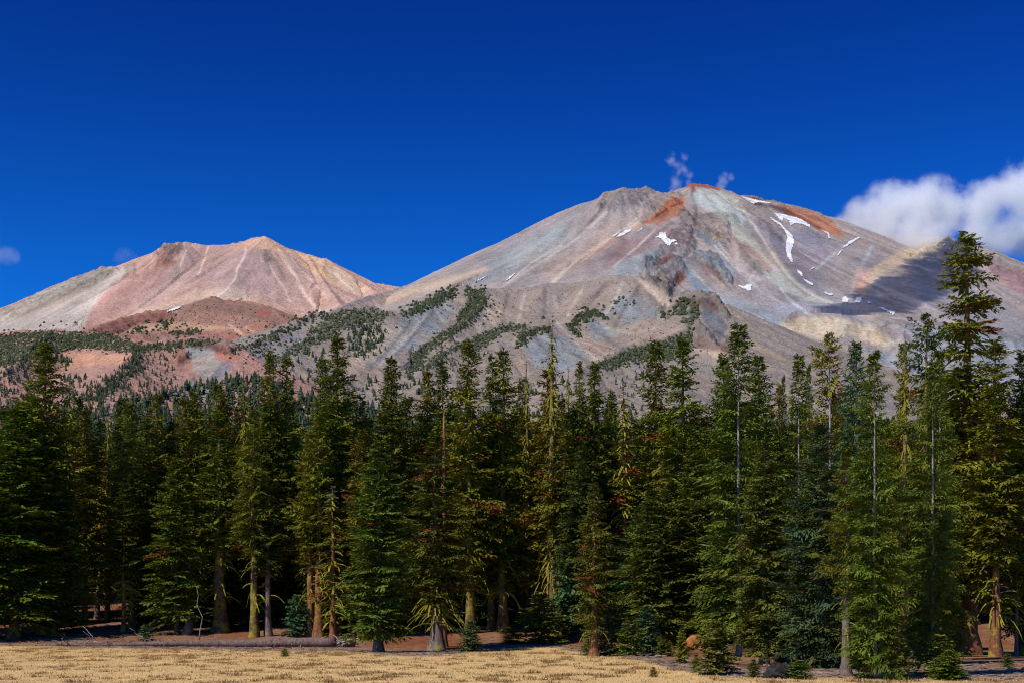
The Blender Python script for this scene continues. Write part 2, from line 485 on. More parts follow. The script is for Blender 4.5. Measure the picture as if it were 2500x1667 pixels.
for p, w in (([(600,608),(596,630),(580,655),(575,680),(555,705),(532,725)], 3.5), ([(680,610),(700,645),(725,680),(740,712),(765,745),(788,770)], 5.5),
             ([(508,603),(500,630),(485,670)], 3), ([(633,608),(638,640)], 1.6), ([(655,640),(672,675),(692,700),(708,735)], 2.5),
             ([(700,612),(725,650),(765,690),(800,730)], 2), ([(455,612),(440,650)], 2), ([(780,640),(850,700),(890,728)], 2.5), ([(820,655),(880,705),(900,728)], 2)):
    line((208,180,162), p, w * .75, 2.2, (0,), .7)
for p in ([(632,612),(625,640)], [(650,615),(652,632)], [(672,640),(690,672)]):
    line((122,104,104), p, 6, 6, (0,), .6)
poly((118,96,92), [(392,600),(440,596),(445,606),(410,625)], 4, (0,), .7)
poly((150,98,80), [(375,640),(400,618),(424,640),(420,650),(380,655)], 5, (0,), .6)
# brown dome
poly((140,92,84), [(205,815),(255,794),(310,776),(400,762),(420,775),(330,800),(240,830)], 6, (4,), .85)
poly((128,98,86), [(470,741),(520,727),(600,738),(660,755),(710,792),(690,800),(560,765),(450,760)], 10, (4,), .6)
poly((196,158,126), [(330,795),(450,785),(560,800),(560,812),(420,808),(300,812)], 7, (4,), .7)
poly((150,98,86), [(420,810),(560,805),(680,830),(640,850),(560,830),(440,830)], 8, (4,), .6)
line((206,168,140), [(560,795),(610,830),(650,850)], 4, 3, (4,), .8)
line((206,168,140), [(600,800),(640,825)], 2.5, 3, (4,), .6)
poly((166,80,66), [(635,755),(660,765),(650,775),(625,768)], 5, (4,), .5)
# red bluff
poly((148,102,82), [(430,845),(480,850),(470,890),(420,885)], 10, (3,), .6)
poly((196,148,118), [(170,860),(230,862),(330,865),(330,885),(230,890),(150,900)], 12, (3,), .7)
poly((158,146,136), [(452,845),(520,848),(535,880),(560,910),(545,935),(500,930),(470,900)], 8, (3,), .95)
poly((136,134,136), [(456,848),(515,850),(520,862),(470,872)], 5, (3,), .8)
poly((92,64,58), [(430,840),(500,834),(560,848),(580,856),(545,866),(520,856),(460,846)], 5, (3,), .85)
line((84,58,52), [(440,882),(452,872),(455,866)], 4, 4, (3,), .9)
poly((172,108,90), [(520,858),(570,860),(590,875),(560,885),(530,872)], 7, (3,), .8)
poly((118,116,124), [(535,885),(570,880),(560,905),(530,930),(515,925)], 6, (2, 3), .7)
# grey foothills
poly((148,146,144), [(985,760),(1080,720),(1110,760),(1060,820),(980,860),(900,900),(960,820)], 18, (2,), .85)
poly((196,172,148), [(900,790),(980,800),(1000,830),(950,850),(880,900),(830,930),(870,850)], 16, (2,), .6)
poly((168,146,130), [(1190,715),(1340,700),(1540,680),(1560,700),(1480,760),(1400,770),(1380,790),(1240,790),(1190,780)], 22, (2,), .7)
poly((196,168,142), [(1180,760),(1230,745),(1240,780),(1180,800)], 12, (2,), .6)
poly((150,152,152), [(1280,840),(1330,815),(1400,830),(1440,870),(1380,910),(1300,890)], 18, (2,), .85)
poly((152,156,156), [(1430,785),(1470,785),(1500,820),(1450,835)], 12, (2,), .7)
poly((150,152,150), [(1500,720),(1580,730),(1610,765),(1540,790),(1500,760)], 14, (2,), .6)
line((132,134,136), [(1530,785),(1600,762)], 7, 6, (2,), .6)
poly((192,162,138), [(1380,800),(1420,800),(1500,860),(1480,890),(1400,840)], 14, (2,), .6)
poly((184,154,132), [(1520,800),(1620,770),(1670,790),(1640,830),(1540,850)], 14, (2,), .5)
poly((110,88,78), [(1655,730),(1720,728),(1745,742),(1740,760),(1690,750),(1650,750)], 6, (2,), .75)
poly((106,110,118), [(1705,765),(1725,752),(1760,775),(1780,800),(1760,830),(1720,790)], 6, (2, 1), .8)
line((136,96,84), [(1735,738),(1745,755)], 5, 4, (2,), .9)
poly((136,104,92), [(1680,820),(1780,845),(1775,870),(1690,850)], 8, (2,), .7)
poly((206,180,154), [(1690,850),(1775,858),(1760,880),(1700,862)], 5, (2,), .7)
poly((150,142,142), [(560,900),(640,850),(740,800),(760,830),(640,890)], 14, (2,), .7)
# pale cliffs at the right end of the foothill crest
poly((206,178,158), [(1545,676),(1575,685),(1630,715),(1640,745),(1625,750),(1585,715)], 5, (1, 2), .9)
poly((118,98,92), [(1590,672),(1640,690),(1632,700),(1600,690)], 4, (1, 2), .6)
poly((164,104,78), [(1650,668),(1668,662),(1672,690),(1640,700)], 5, (1, 2), .9)
# main volcano, left flank in slanting bands
poly((150,148,142), [(1180,645),(1370,550),(1400,560),(1330,640),(1200,690),(1130,700)], 20, (1,), .75)
poly((176,150,136), [(1330,640),(1450,560),(1540,520),(1600,500),(1640,500),(1560,560),(1450,640),(1330,700)], 18, (1,), .75)
poly((190,160,134), [(1000,700),(1120,672),(1180,650),(1200,660),(1100,700),(960,740),(860,750)], 12, (1,), .7)
poly((144,126,124), [(1420,640),(1560,560),(1650,540),(1660,570),(1560,620),(1440,680)], 16, (1,), .7)
poly((148,116,112), [(1500,600),(1610,560),(1650,570),(1560,620),(1470,660)], 12, (1,), .6)
poly((150,150,148), [(1500,650),(1560,620),(1620,600),(1600,650),(1540,672),(1490,680)], 10, (1,), .8)
poly((140,134,132), [(1560,670),(1640,600),(1680,620),(1650,660)], 12, (1,), .6)
line((212,186,160), [(1560,545),(1480,590),(1400,640),(1350,690)], 4, 5, (1,), .75)
line((206,180,160), [(1480,520),(1400,590),(1290,660),(1230,700)], 3, 4, (1,), .6)
line((206,186,168), [(1370,600),(1300,640),(1240,690)], 2.4, 3, (1,), .7)
line((128,126,130), [(1230,655),(1170,690)], 6, 6, (1,), .6)
line((214,196,180), [(1640,640),(1600,665),(1570,690)], 3, 3, (1,), .6)
line((180,130,104), [(1645,480),(1600,525),(1560,552),(1500,580),(1420,640)], 4, 5, (1,), .75)
poly((178,108,80), [(1612,510),(1640,480),(1672,488),(1668,502),(1640,520),(1590,545),(1570,545),(1600,525)], 5, (1,), .95)
poly((174,112,88), [(1600,540),(1650,510),(1672,505),(1660,525),(1600,552)], 5, (1,), .8)
line((110,58,44), [(1600,530),(1640,505),(1668,495)], 2, 2, (1,), .8)
# summit and central ridge
poly((178,174,160), [(1690,462),(1760,465),(1800,485),(1820,540),(1800,560),(1740,520),(1690,500)], 10, (1,), .8)
line((160,84,64), [(1676,455),(1690,451),(1735,456),(1755,463)], 4, 3, (1,), .95)
poly((150,72,54), [(1682,455),(1694,452),(1698,470),(1688,470)], 3, (1,), .8)
poly((148,128,128), [(1640,535),(1720,530),(1720,560),(1680,600),(1640,590)], 12, (1,), .7)
poly((122,128,134), [(1690,560),(1770,590),(1780,615),(1740,605),(1700,580)], 6, (1,), .8)
poly((200,172,134), [(1735,570),(1765,578),(1765,590),(1740,585)], 4, (1,), .8)
poly((192,162,150), [(1700,535),(1740,540),(1790,560),(1800,580),(1740,560)], 8, (1,), .6)
poly((150,152,152), [(1680,600),(1760,620),(1800,660),(1780,690),(1720,640)], 12, (1,), .8)
poly((130,140,150), [(1670,640),(1700,680),(1800,760),(1900,830),(1800,800),(1700,730)], 14, (1,), .85)
poly((150,116,104), [(1700,640),(1745,650),(1775,690),(1760,700),(1720,665)], 6, (1,), .8)
poly((206,176,156), [(1730,665),(1760,690),(1785,712),(1760,700)], 4, (1,), .7)
poly((118,118,124), [(1665,625),(1700,630),(1705,650),(1680,645)], 4, (1,), .7)
poly((150,90,80), [(1600,640),(1640,615),(1650,625),(1610,650)], 5, (1,), .7)
poly((222,204,196), [(1790,620),(1830,650),(1870,685),(1850,688),(1800,660)], 5, (1,), .75)
line((200,170,158), [(1775,560),(1790,610),(1800,625)], 5, 4, (1,), .6)
# tan rib and red streak beside it
poly((186,176,158), [(1780,510),(1810,540),(1880,640),(1960,720),(2060,745),(1960,735),(1880,690),(1820,610),(1785,560)], 8, (1,), .9)
poly((160,140,138), [(1800,490),(1850,530),(1920,600),(1920,640),(1880,610),(1830,550)], 9, (1,), .8)
poly((120,108,114), [(1830,525),(1880,545),(1910,580),(1890,580),(1850,550)], 7, (1,), .7)
line((168,124,116), [(1815,600),(1850,630),(1880,660)], 7, 6, (1,), .7)
poly((178,150,144), [(1770,590),(1820,640),(1880,690),(1900,720),(1840,690),(1780,640)], 12, (1,), .6)
# relief contrast painted on the tan rib (dark far side, crisp edge), stones and ribs of rock on the face
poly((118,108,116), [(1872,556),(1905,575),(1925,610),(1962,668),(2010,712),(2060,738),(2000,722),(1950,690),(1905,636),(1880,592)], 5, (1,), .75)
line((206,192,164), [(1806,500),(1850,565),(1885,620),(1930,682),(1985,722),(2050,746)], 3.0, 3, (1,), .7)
for q, w in (([(1700,532),(1735,570),(1790,640),(1850,700)], 2.2), ([(1745,600),(1800,660),(1860,715),(1920,745)], 2.2), ([(1690,660),(1740,715),(1800,765),(1880,815)], 2.6), ([(1600,560),(1560,600),(1500,650)], 2.2), ([(1560,530),(1500,575),(1420,640)], 1.8)):
    line((206,190,176), q, w, 2.5, (1,), .55)
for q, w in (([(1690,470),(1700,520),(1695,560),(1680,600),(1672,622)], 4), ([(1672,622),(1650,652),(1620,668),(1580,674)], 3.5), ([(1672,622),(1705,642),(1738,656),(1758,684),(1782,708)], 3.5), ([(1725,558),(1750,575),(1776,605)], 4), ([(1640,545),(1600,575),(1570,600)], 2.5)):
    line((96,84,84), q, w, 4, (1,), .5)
# red banks on the right skyline
poly((176,116,88), [(1905,500),(1985,516),(2040,545),(2060,580),(2020,575),(1960,535),(1910,515)], 5, (1,), .95)
poly((92,70,70), [(1845,492),(1905,505),(1950,528),(1930,530),(1880,508),(1840,500)], 3, (1,), .9)
line((134,62,44), [(1915,512),(1960,535),(2000,558)], 3.5, 3, (1,), .8)
poly((112,66,60), [(1812,476),(1850,482),(1872,492),(1840,490)], 3, (1,), .9)
# bowl wall and valley floor
poly((136,124,130), [(1900,560),(2000,570),(2040,640),(2000,700),(1950,680),(1910,620)], 14, (1,), .8)
poly((148,136,132), [(1960,700),(2060,640),(2140,600),(2180,680),(2120,740),(2040,740)], 16, (1,), .7)
line((170,166,164), [(2130,600),(2100,660),(2075,730)], 5, 5, (1,), .8)
poly((202,172,140), [(2120,660),(2200,610),(2310,580),(2300,610),(2220,640),(2140,680),(2110,720),(2090,700)], 12, (1,), .8)
poly((186,138,124), [(2090,650),(2130,660),(2110,730),(2080,720)], 10, (1,), .6)
line((184,176,168), [(2060,600),(1990,660)], 3, 4, (1,), .5)
poly((120,118,124), [(2220,640),(2340,590),(2350,650),(2260,680)], 14, (1,), .6)
poly((152,142,140), [(2180,820),(2240,730),(2340,650),(2440,720),(2500,790),(2500,840),(2350,800),(2250,830)], 20, (1,), .7)
poly((160,112,108), [(2400,625),(2460,655),(2600,690),(2600,740),(2480,720),(2420,670)], 12, (1,), .7)
poly((126,122,128), [(2330,800),(2440,815),(2600,880),(2600,960),(2400,930),(2300,860)], 12, (1,), .6)
line((86,76,76), [(2400,806),(2440,815),(2500,845)], 4, 4, (1,), .6)
poly((146,147,150), [(1690,725),(1800,725),(1900,770),(1960,840),(2200,865),(2280,800),(2500,830),(2650,900),(2650,1150),(1600,1150),(1700,870)], 26, (1,), .75)
poly((204,180,150), [(1880,800),(1950,775),(2060,775),(2130,800),(2200,840),(2160,850),(2080,820),(1980,830),(1900,830)], 12, (1,), .85)
poly((156,150,150), [(1880,740),(1960,735),(2080,760),(2120,790),(2000,765),(1900,780)], 10, (1,), .6)
poly((130,136,146), [(1780,800),(1900,850),(1960,900),(1920,930),(1800,870)], 14, (1,), .8)
poly((146,150,156), [(1820,780),(1960,860),(2040,900),(1960,900),(1860,850)], 12, (1,), .6)
line((112,108,112), [(1770,805),(1850,850),(1925,892)], 5, 5, (1,), .6)
line((190,152,122), [(1930,868),(2020,876)], 4, 4, (1,), .7)
line((220,212,206), [(1905,705),(1930,735),(1970,765)], 3, 3, (1,), .5)
line((196,186,180), [(1860,700),(1890,730)], 3, 4, (1,), .4)
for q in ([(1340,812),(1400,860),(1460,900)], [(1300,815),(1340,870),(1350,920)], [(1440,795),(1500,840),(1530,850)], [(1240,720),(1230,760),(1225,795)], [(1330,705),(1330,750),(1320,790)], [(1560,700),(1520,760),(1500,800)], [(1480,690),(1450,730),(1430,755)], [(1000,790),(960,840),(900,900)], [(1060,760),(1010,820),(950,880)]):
    line((100,92,90), q, 4.5, 5, (2,), .5)  # relief painted into the colour: darker lines along the foothill gullies
for q in ([(1360,790),(1420,850),(1480,890)], [(1480,800),(1540,815),(1600,800)], [(1200,720),(1190,760),(1170,800)], [(1280,720),(1270,760),(1265,790)], [(1420,710),(1400,745),(1385,770)], [(1520,690),(1500,740),(1480,765)], [(1040,770),(990,830),(930,890)]):
    line((206,190,172), q, 3.5, 4, (2,), .5)
GREEN_ZONES = [
 [(-60,826),(0,819),(130,811),(270,817),(330,840),(372,842),(430,836),(500,829),(540,836),(480,842),(420,850),(330,858),(240,846),(180,846),(140,856),(100,866),(50,882),(-60,900)],
 [(800,775),(842,757),(900,756),(960,765),(930,785),(900,788),(850,796),(802,826),(760,842),(690,876),(660,890),(740,828),(770,800)],
 [(1140,708),(1178,710),(1188,730),(1172,760),(1157,783),(1098,818),(1058,843),(1028,876),(1018,900),(1002,912),(1004,882),(1034,847),(1082,817),(1114,795),(1132,762),(1147,735)],
 [(1030,886),(1084,857),(1143,832),(1217,802),(1290,794),(1288,803),(1230,811),(1208,822),(1186,843),(1160,852),(1120,850),(1060,886)],
 [(1268,838),(1272,820),(1300,805),(1338,801),(1300,814)],
 [(1396,790),(1408,776),(1434,760),(1460,768),(1445,769),(1430,780),(1416,775)],
 [(1456,890),(1500,871),(1551,851),(1600,843),(1656,825),(1686,819),(1686,845),(1640,872),(1600,880),(1560,872),(1500,893)],
 [(1640,750),(1672,732),(1700,748),(1695,790),(1680,808),(1668,780)]]
gz_n = fbm(PXf / 9, PYf / 7, 151, 3)
for gzp in GREEN_ZONES:
    paint((74,82,52), poly_mask(wx, wy, gzp, 7) * sstep(-.28, .12, gz_n), (1, 2, 3), .8)
# scree running down the fall line, blotches, dark stones
fall = fbm(tco / 38, dco / 520, 81, 4)
fine = fbm(tco / 15, dco / 260, 83, 3)
fall2 = fbm(tco / 150, dco / 900, 87, 3)
blot = fbm(Xf / 120, Yf / 120, 91, 5)
speck = fbm(Xf / 16, Yf / 16 + Z / 16, 97, 3)
stream = sstep(0.25, 0.62, fbm(tco / 55, dco / 1400, 101, 3)) * sstep(30, 150, dco)
fs = np.array([1.0, 1.0, .35, .3, .3, 0], np.float32)[own]
val = 1 + fs * (0.30 * fall + 0.30 * fine + 0.15 * fall2 + 0.22 * stream) + 0.20 * blot + 0.24 * speck + 0.22 * np.where(own == 5, 0, fbm(Xf / 33, Yf / 33 + Z / 40, 141, 3))
val = np.where(own == 5, 1 + 0.3 * blot, val)
hue = fbm(tco / 90, dco / 1100, 111, 3)
rgb *= np.clip(val, 0.55, 1.6)[:, None] * 1.14
rgb *= np.array([1.0, .88, .80, 1.0, 1.0, 1.0], np.float32)[own][:, None]
rgb[:, 2] *= 0.95
k1 = own == 1
rgb[k1] *= np.array([1.04, 1.12, 1.21], np.float32)
rgb[own == 0] *= np.array([1.12, 1.17, 1.12], np.float32)
rgb[own == 3] *= 1.1
rgb[own == 2] *= np.array([1.05, 1.11, 1.19], np.float32)
rgb[:, 0] *= 1 + 0.16 * hue; rgb[:, 2] *= 1 - 0.16 * hue
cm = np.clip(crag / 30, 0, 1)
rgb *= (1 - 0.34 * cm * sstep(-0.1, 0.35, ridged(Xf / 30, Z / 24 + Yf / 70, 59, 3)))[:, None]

# ------------------------------------------------------------------ materials of ground and rock
def rock_material():
    N = Nodes('rock_and_scree')
    b = N.n('ShaderNodeBsdfPrincipled'); b.inputs['Roughness'].default_value = 0.95
    b.inputs['Specular IOR Level'].default_value = 0.1
    at = N.n('ShaderNodeVertexColor', layer_name='rock')
    geo = N.n('ShaderNodeNewGeometry')
    n1 = N.noise(0.10, 5, geo.outputs['Position'], 0.7)
    r = N.ramp(n1.outputs['Fac'], [(0.30, (0.76, 0.76, 0.77)), (0.52, (1, 1, 1)), (0.72, (1.22, 1.2, 1.18))])
    c = N.mix(1.0, at.outputs['Color'], r.outputs[0], 'MULTIPLY')
    N.l(c, b.inputs['Base Color'])
    n2 = N.noise(0.045, 7, geo.outputs['Position'], 0.68)
    bump = N.n('ShaderNodeBump'); bump.inputs['Strength'].default_value = 1.0; bump.inputs['Distance'].default_value = 13
    N.l(n2.outputs['Fac'], bump.inputs['Height']); N.l(bump.outputs[0], b.inputs['Normal'])
    N.l(b.outputs[0], N.out.inputs[0])
    return N.mat
M_ROCK = rock_material()

verts = np.stack([Xf, Yf, ZG.ravel()], 1)
idx = np.arange(n_pts).reshape(NR, NC)
quads = np.stack([idx[:-1, :-1], idx[:-1, 1:], idx[1:, 1:], idx[1:, :-1]], -1).reshape(-1, 4)
fown = own[quads[:, 0]]
MASS = {0: ('mountain', 'pinkish scree cone with a small rounded summit knob and pale gullies, left of the volcano'),
        1: ('mountain', 'huge grey and tan volcano with red bands, craggy central ridge and snow patches'),
        2: ('hill', 'grey rounded foothills with dark green thickets on their spurs, below the volcano'),
        3: ('hill', 'reddish bluff with a green wooded top and a pale landslide scar'),
        4: ('hill', 'low brown dome of old lava between red bluff and pink cone'),
        5: ('terrain', 'gently rising forested slope between the meadow and the hills')}
for k, (nm, lab) in MASS.items():
    q = quads[fown == k]
    if not len(q):
        continue
    u, inv = np.unique(q, return_inverse=True)
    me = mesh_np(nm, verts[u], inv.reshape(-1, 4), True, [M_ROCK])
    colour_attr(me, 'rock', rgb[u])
    o = link(nm, me, kind='structure', label=lab)

# ------------------------------------------------------------------ snow left in the gullies
def c4(p): return [(1400 + x / 3.92, 350 + y / 3.92) for x, y in p]
def c5(p): return [(1900 + x / 3.92, 350 + y / 3.92) for x, y in p]
def c7(p): return [(1900 + x / 3.92, 600 + y / 3.92) for x, y in p]
def c3(p): return [(1000 + x / 3.92, 550 + y / 3.92) for x, y in p]
SNOW = [
 (c4([(787,912),(790,900),(820,892),(822,860),(850,855),(862,865),(880,862),(882,885),(900,915),(940,930),(985,930),(985,940),(940,955),(925,985),(900,985),(870,950),(835,915),(815,905)]), 'white snow patch with two lobes left of the central ridge'),
 (c4([(970,968),(985,958),(998,962),(990,976),(978,976)]), 'tiny snow spot beside the two lobed patch'),
 (c4([(405,912),(430,880),(500,840),(558,825),(545,845),(480,885)]), 'slim slanting snow patch high on the left flank'),
 (c4([(372,893),(435,857),(432,868),(385,899)]), 'thin snow streak just left of the slanting patch'),
 (c4([(576,866),(662,818),(658,830)]), 'short hairline of snow right of the slanting patch'),
 (c4([(1588,508),(1650,523),(1740,545),(1885,572),(1880,582),(1770,570),(1720,584),(1660,552)]), 'long snow bank just under the right skyline'),
 (c4([(1920,668),(1960,678),(2030,690),(2130,715),(2200,745),(2265,790),(2265,812),(2190,780),(2130,768),(2075,795),(2066,745),(2010,715),(2000,755),(1970,735)]), 'broad forked snowfield under the red cliff band'),
 (c4([(1868,703),(1930,740),(1990,775),(2015,812),(2055,845),(2095,890),(2112,940),(2095,1010),(2080,1050),(2102,1140),(2090,1146),(2048,1090),(2033,1040),(2036,960),(2050,905),(2015,835),(1985,795),(1920,752)]), 'long curved snow tongue running down the gully'),
 (c4([(2140,1212),(2190,1245),(2192,1282),(2165,1262),(2145,1235)]), 'small snow wedge below the curved tongue'),
 (c4([(2198,1300),(2260,1330),(2297,1350),(2290,1366),(2265,1360),(2215,1325)]), 'snow strip on the gully floor under the wedge'),
 (c4([(2252,1222),(2300,1188),(2303,1203)]), 'short snow dash on the grey bowl wall'),
 (c4([(1570,1366),(1640,1374),(1655,1355),(1710,1358),(1698,1385),(1700,1415),(1680,1420),(1620,1395)]), 'snow patch shaped like a whale on the grey slope'),
 (c5([(612,1004),(680,945),(810,880),(818,888),(720,950),(625,1008)]), 'long slanting snow dash under the cloud'),
 (c5([(563,1082),(575,1055),(608,1020),(612,1030),(580,1072)]), 'thin snow dash below the long slanting one'),
 (c5([(428,838),(485,862),(497,912),(484,916),(474,880),(440,855)]), 'hooked snow remnant under the red slope end'),
 (c5([(1558,1002),(1576,974),(1607,966),(1600,976),(1580,985)]), 'small curved snow patch near the right peak'),
 (c7([(436,445),(480,462),(515,460),(528,480),(490,484),(455,465)]), 'snow scrap at the foot of the tan rib'),
 (c7([(610,535),(618,500),(645,492),(674,520),(665,544),(620,545)]), 'rounded snow lump on the valley floor, left one'),
 (c7([(732,545),(750,503),(790,495),(802,530),(775,555)]), 'larger rounded snow lump on the valley floor'),
 (c7([(848,545),(880,538),(885,552),(868,562)]), 'small snow lump right of the two rounded ones'),
 (c7([(1096,516),(1125,500),(1112,520)]), 'single snow fleck inside the cloud shadow'),
 (c7([(968,600),(1000,595),(1060,628),(1115,638),(1116,655),(1108,670),(1060,645)]), 'snow slip below the edge of the cloud shadow'),
 ([(403,764.5),(421,755.5),(442,749.5),(440,754),(424,760)], 'thin bright snow rim on the brown dome'),
 (c3([(916,540),(950,503),(1012,460),(1008,472),(962,516)]), 'faint snow streak low on the left flank'),
 (c3([(636,542),(680,514),(722,497),(718,506),(680,526)]), 'faintest snow streak near the saddle'),
]
N = Nodes('old_snow')
b = N.n('ShaderNodeBsdfPrincipled'); b.inputs['Roughness'].default_value = 0.6
geo = N.n('ShaderNodeNewGeometry')
nz = N.noise(0.045, 6, geo.outputs['Position'], .7)
N.l(N.ramp(nz.outputs['Fac'], [(0.32, (0.50, 0.48, 0.47)), (0.58, (0.84, 0.84, 0.84))]).outputs[0], b.inputs['Base Color'])
N.l(b.outputs[0], N.out.inputs[0])
M_SNOW = N.mat
for pi, (pl, lab) in enumerate(SNOW):
    pl = np.array(pl)
    lo = pl.min(0) - 2; hi = pl.max(0) + 2
    st = 0.9
    gx = np.arange(lo[0], hi[0], st); gy = np.arange(lo[1], hi[1], st)
    GX, GY = np.meshgrid(gx, gy)
    cxx = (GX[:-1, :-1] + st / 2).ravel(); cyy = (GY[:-1, :-1] + st / 2).ravel()
    jx = cxx + 1.3 * perlin(cxx / 3.1, cyy / 3.1, 121); jy = cyy + 1.3 * perlin(cxx / 3.1, cyy / 3.1, 127)
    ins = in_poly(jx, jy, pl).reshape(len(gy) - 1, len(gx) - 1)
    need = np.zeros(GX.shape, bool)
    for dy in (0, 1):
        for dx in (0, 1):
            need[dy:GX.shape[0] - 1 + dy, dx:GX.shape[1] - 1 + dx] |= ins
    dep = np.full(GX.shape, np.nan)
    for a, c in zip(*np.nonzero(need)):
        h = hit(GX[a, c], GY[a, c])
        if h:
            dep[a, c] = h[0]
    med = np.nanmedian(dep)
    vid = -np.ones(GX.shape, int); vs = []; fs = []
    for a, c in zip(*np.nonzero(ins)):
        dd = dep[a:a + 2, c:c + 2]
        if np.isnan(dd).any() or dd.max() - dd.min() > 130 or abs(dd.mean() - med) > 700:
            continue
        f = []
        for da, dc in ((0, 0), (1, 0), (1, 1), (0, 1)):
            q = (a + da, c + dc)
            if vid[q] < 0:
                d = dep[q] - 2.0
                vid[q] = len(vs); vs.append((px_x(GX[q], d), d, px_z(GY[q], d) + 2.2))
            f.append(vid[q])
        fs.append(f)
    if fs:                                                # keep the largest connected piece
        par = list(range(len(vs)))
        def find(a):
            while par[a] != a:
                par[a] = par[par[a]]; a = par[a]
            return a
        for q in fs:
            for v_ in q[1:]:
                par[find(v_)] = find(q[0])
        rt = [find(q[0]) for q in fs]; big = max(set(rt), key=rt.count)
        fs = [q for q, r_ in zip(fs, rt) if r_ == big]
        used = sorted({v_ for q in fs for v_ in q}); mp_ = {v_: i_ for i_, v_ in enumerate(used)}
        vs = [vs[v_] for v_ in used]; fs = [[mp_[v_] for v_ in q] for q in fs]
    if not fs:
        print('no snow', pi); continue
    me = mesh_np('snow_patch', vs, np.array(fs), True, [M_SNOW])
    link('snow_patch', me, label=lab, category='snow patch', group='snow patches on the mountain')
# ------------------------------------------------------------------ plant materials
def needle_material():
    N = Nodes('fir_needles')
    oi = N.n('ShaderNodeObjectInfo')
    at = N.n('ShaderNodeVertexColor', layer_name='leaf')
    sep = N.n('ShaderNodeSeparateColor'); N.l(at.outputs['Color'], sep.inputs[0])
    sc = N.n('ShaderNodeVectorMath', operation='SCALE')
    N.l(oi.outputs['Color'], sc.inputs[0]); N.l(sep.outputs[0], sc.inputs['Scale'])
    c = N.mix(sep.outputs[1], sc.outputs[0], (0.20, 0.165, 0.012, 1))
    b = N.n('ShaderNodeBsdfPrincipled'); b.inputs['Roughness'].default_value = 0.75
    b.inputs['Specular IOR Level'].default_value = 0.08
    N.l(c, b.inputs['Base Color'])
    t = N.n('ShaderNodeBsdfTranslucent'); N.l(c, t.inputs['Color'])
    m = N.n('ShaderNodeMixShader'); m.inputs[0].default_value = 0.10
    N.l(b.outputs[0], m.inputs[1]); N.l(t.outputs[0], m.inputs[2]); N.l(m.outputs[0], N.out.inputs[0])
    return N.mat

def plain_material(name, c1, c2, scale, rough=0.9, bump=0.0):
    N = Nodes(name)
    tc = N.n('ShaderNodeTexCoord')
    nz = N.noise(scale, 4, tc.outputs['Object'], 0.65)
    b = N.n('ShaderNodeBsdfPrincipled'); b.inputs['Roughness'].default_value = rough
    b.inputs['Specular IOR Level'].default_value = 0.15
    N.l(N.ramp(nz.outputs['Fac'], [(0.32, c1), (0.68, c2)]).outputs[0], b.inputs['Base Color'])
    if bump:
        bp = N.n('ShaderNodeBump'); bp.inputs['Strength'].default_value = 0.8; bp.inputs['Distance'].default_value = bump
        N.l(nz.outputs['Fac'], bp.inputs['Height']); N.l(bp.outputs[0], b.inputs['Normal'])
    N.l(b.outputs[0], N.out.inputs[0])
    return N.mat

def bark_material(name, dark, light, lichen):
    N = Nodes(name)
    tc = N.n('ShaderNodeTexCoord'); mp = N.n('ShaderNodeMapping'); mp.inputs['Scale'].default_value = (1, 1, 0.22)
    N.l(tc.outputs['Object'], mp.inputs['Vector'])
    n1 = N.noise(5.5, 5, mp.outputs[0], 0.7)
    n2 = N.noise(0.9, 5, tc.outputs['Object'], 0.72)
    c = N.ramp(n1.outputs['Fac'], [(0.34, dark), (0.66, light)]).outputs[0]
    if lichen:
        c = N.mix(N.ramp(n2.outputs['Fac'], [(0.56 - 0.2 * lichen, (0, 0, 0)), (0.60, (0.9, 0.9, 0.9))]).outputs[0], c, (0.30, 0.25, 0.022, 1))
    b = N.n('ShaderNodeBsdfPrincipled'); b.inputs['Roughness'].default_value = 0.9; b.inputs['Specular IOR Level'].default_value = 0.1
    N.l(c, b.inputs['Base Color'])
    bp = N.n('ShaderNodeBump'); bp.inputs['Strength'].default_value = 0.9; bp.inputs['Distance'].default_value = 0.06
    N.l(n1.outputs['Fac'], bp.inputs['Height']); N.l(bp.outputs[0], b.inputs['Normal'])
    N.l(b.outputs[0], N.out.inputs[0])
    return N.mat

M_NEEDLE = needle_material()
M_RUST = plain_material('rusty_needles', (0.11, 0.030, 0.010), (0.23, 0.065, 0.018), 2.5)
M_RUST_RED = plain_material('red_dead_needles', (0.20, 0.040, 0.010), (0.42, 0.10, 0.022), 2.5)
M_LICHEN = plain_material('wolf_lichen', (0.20, 0.17, 0.018), (0.42, 0.37, 0.035), 1.6)
M_TWIG = plain_material('grey_dead_wood', (0.16, 0.13, 0.11), (0.40, 0.36, 0.32), 3.0)
M_BARK = bark_material('red_brown_bark', (0.040, 0.022, 0.016), (0.17, 0.095, 0.066), 0.35)
M_BARK_GREY = bark_material('grey_bark', (0.085, 0.062, 0.052), (0.25, 0.19, 0.165), 0.1)
M_BARK_LICHEN = bark_material('bark_under_lichen', (0.050, 0.030, 0.018), (0.17, 0.10, 0.06), .62)
M_BARK_PALE = bark_material('white_young_bark', (0.11, 0.095, 0.08), (0.46, 0.42, 0.37), 0)
M_BARK_RED = bark_material('orange_red_bark', (0.10, 0.036, 0.018), (0.30, 0.125, 0.065), 0.25)

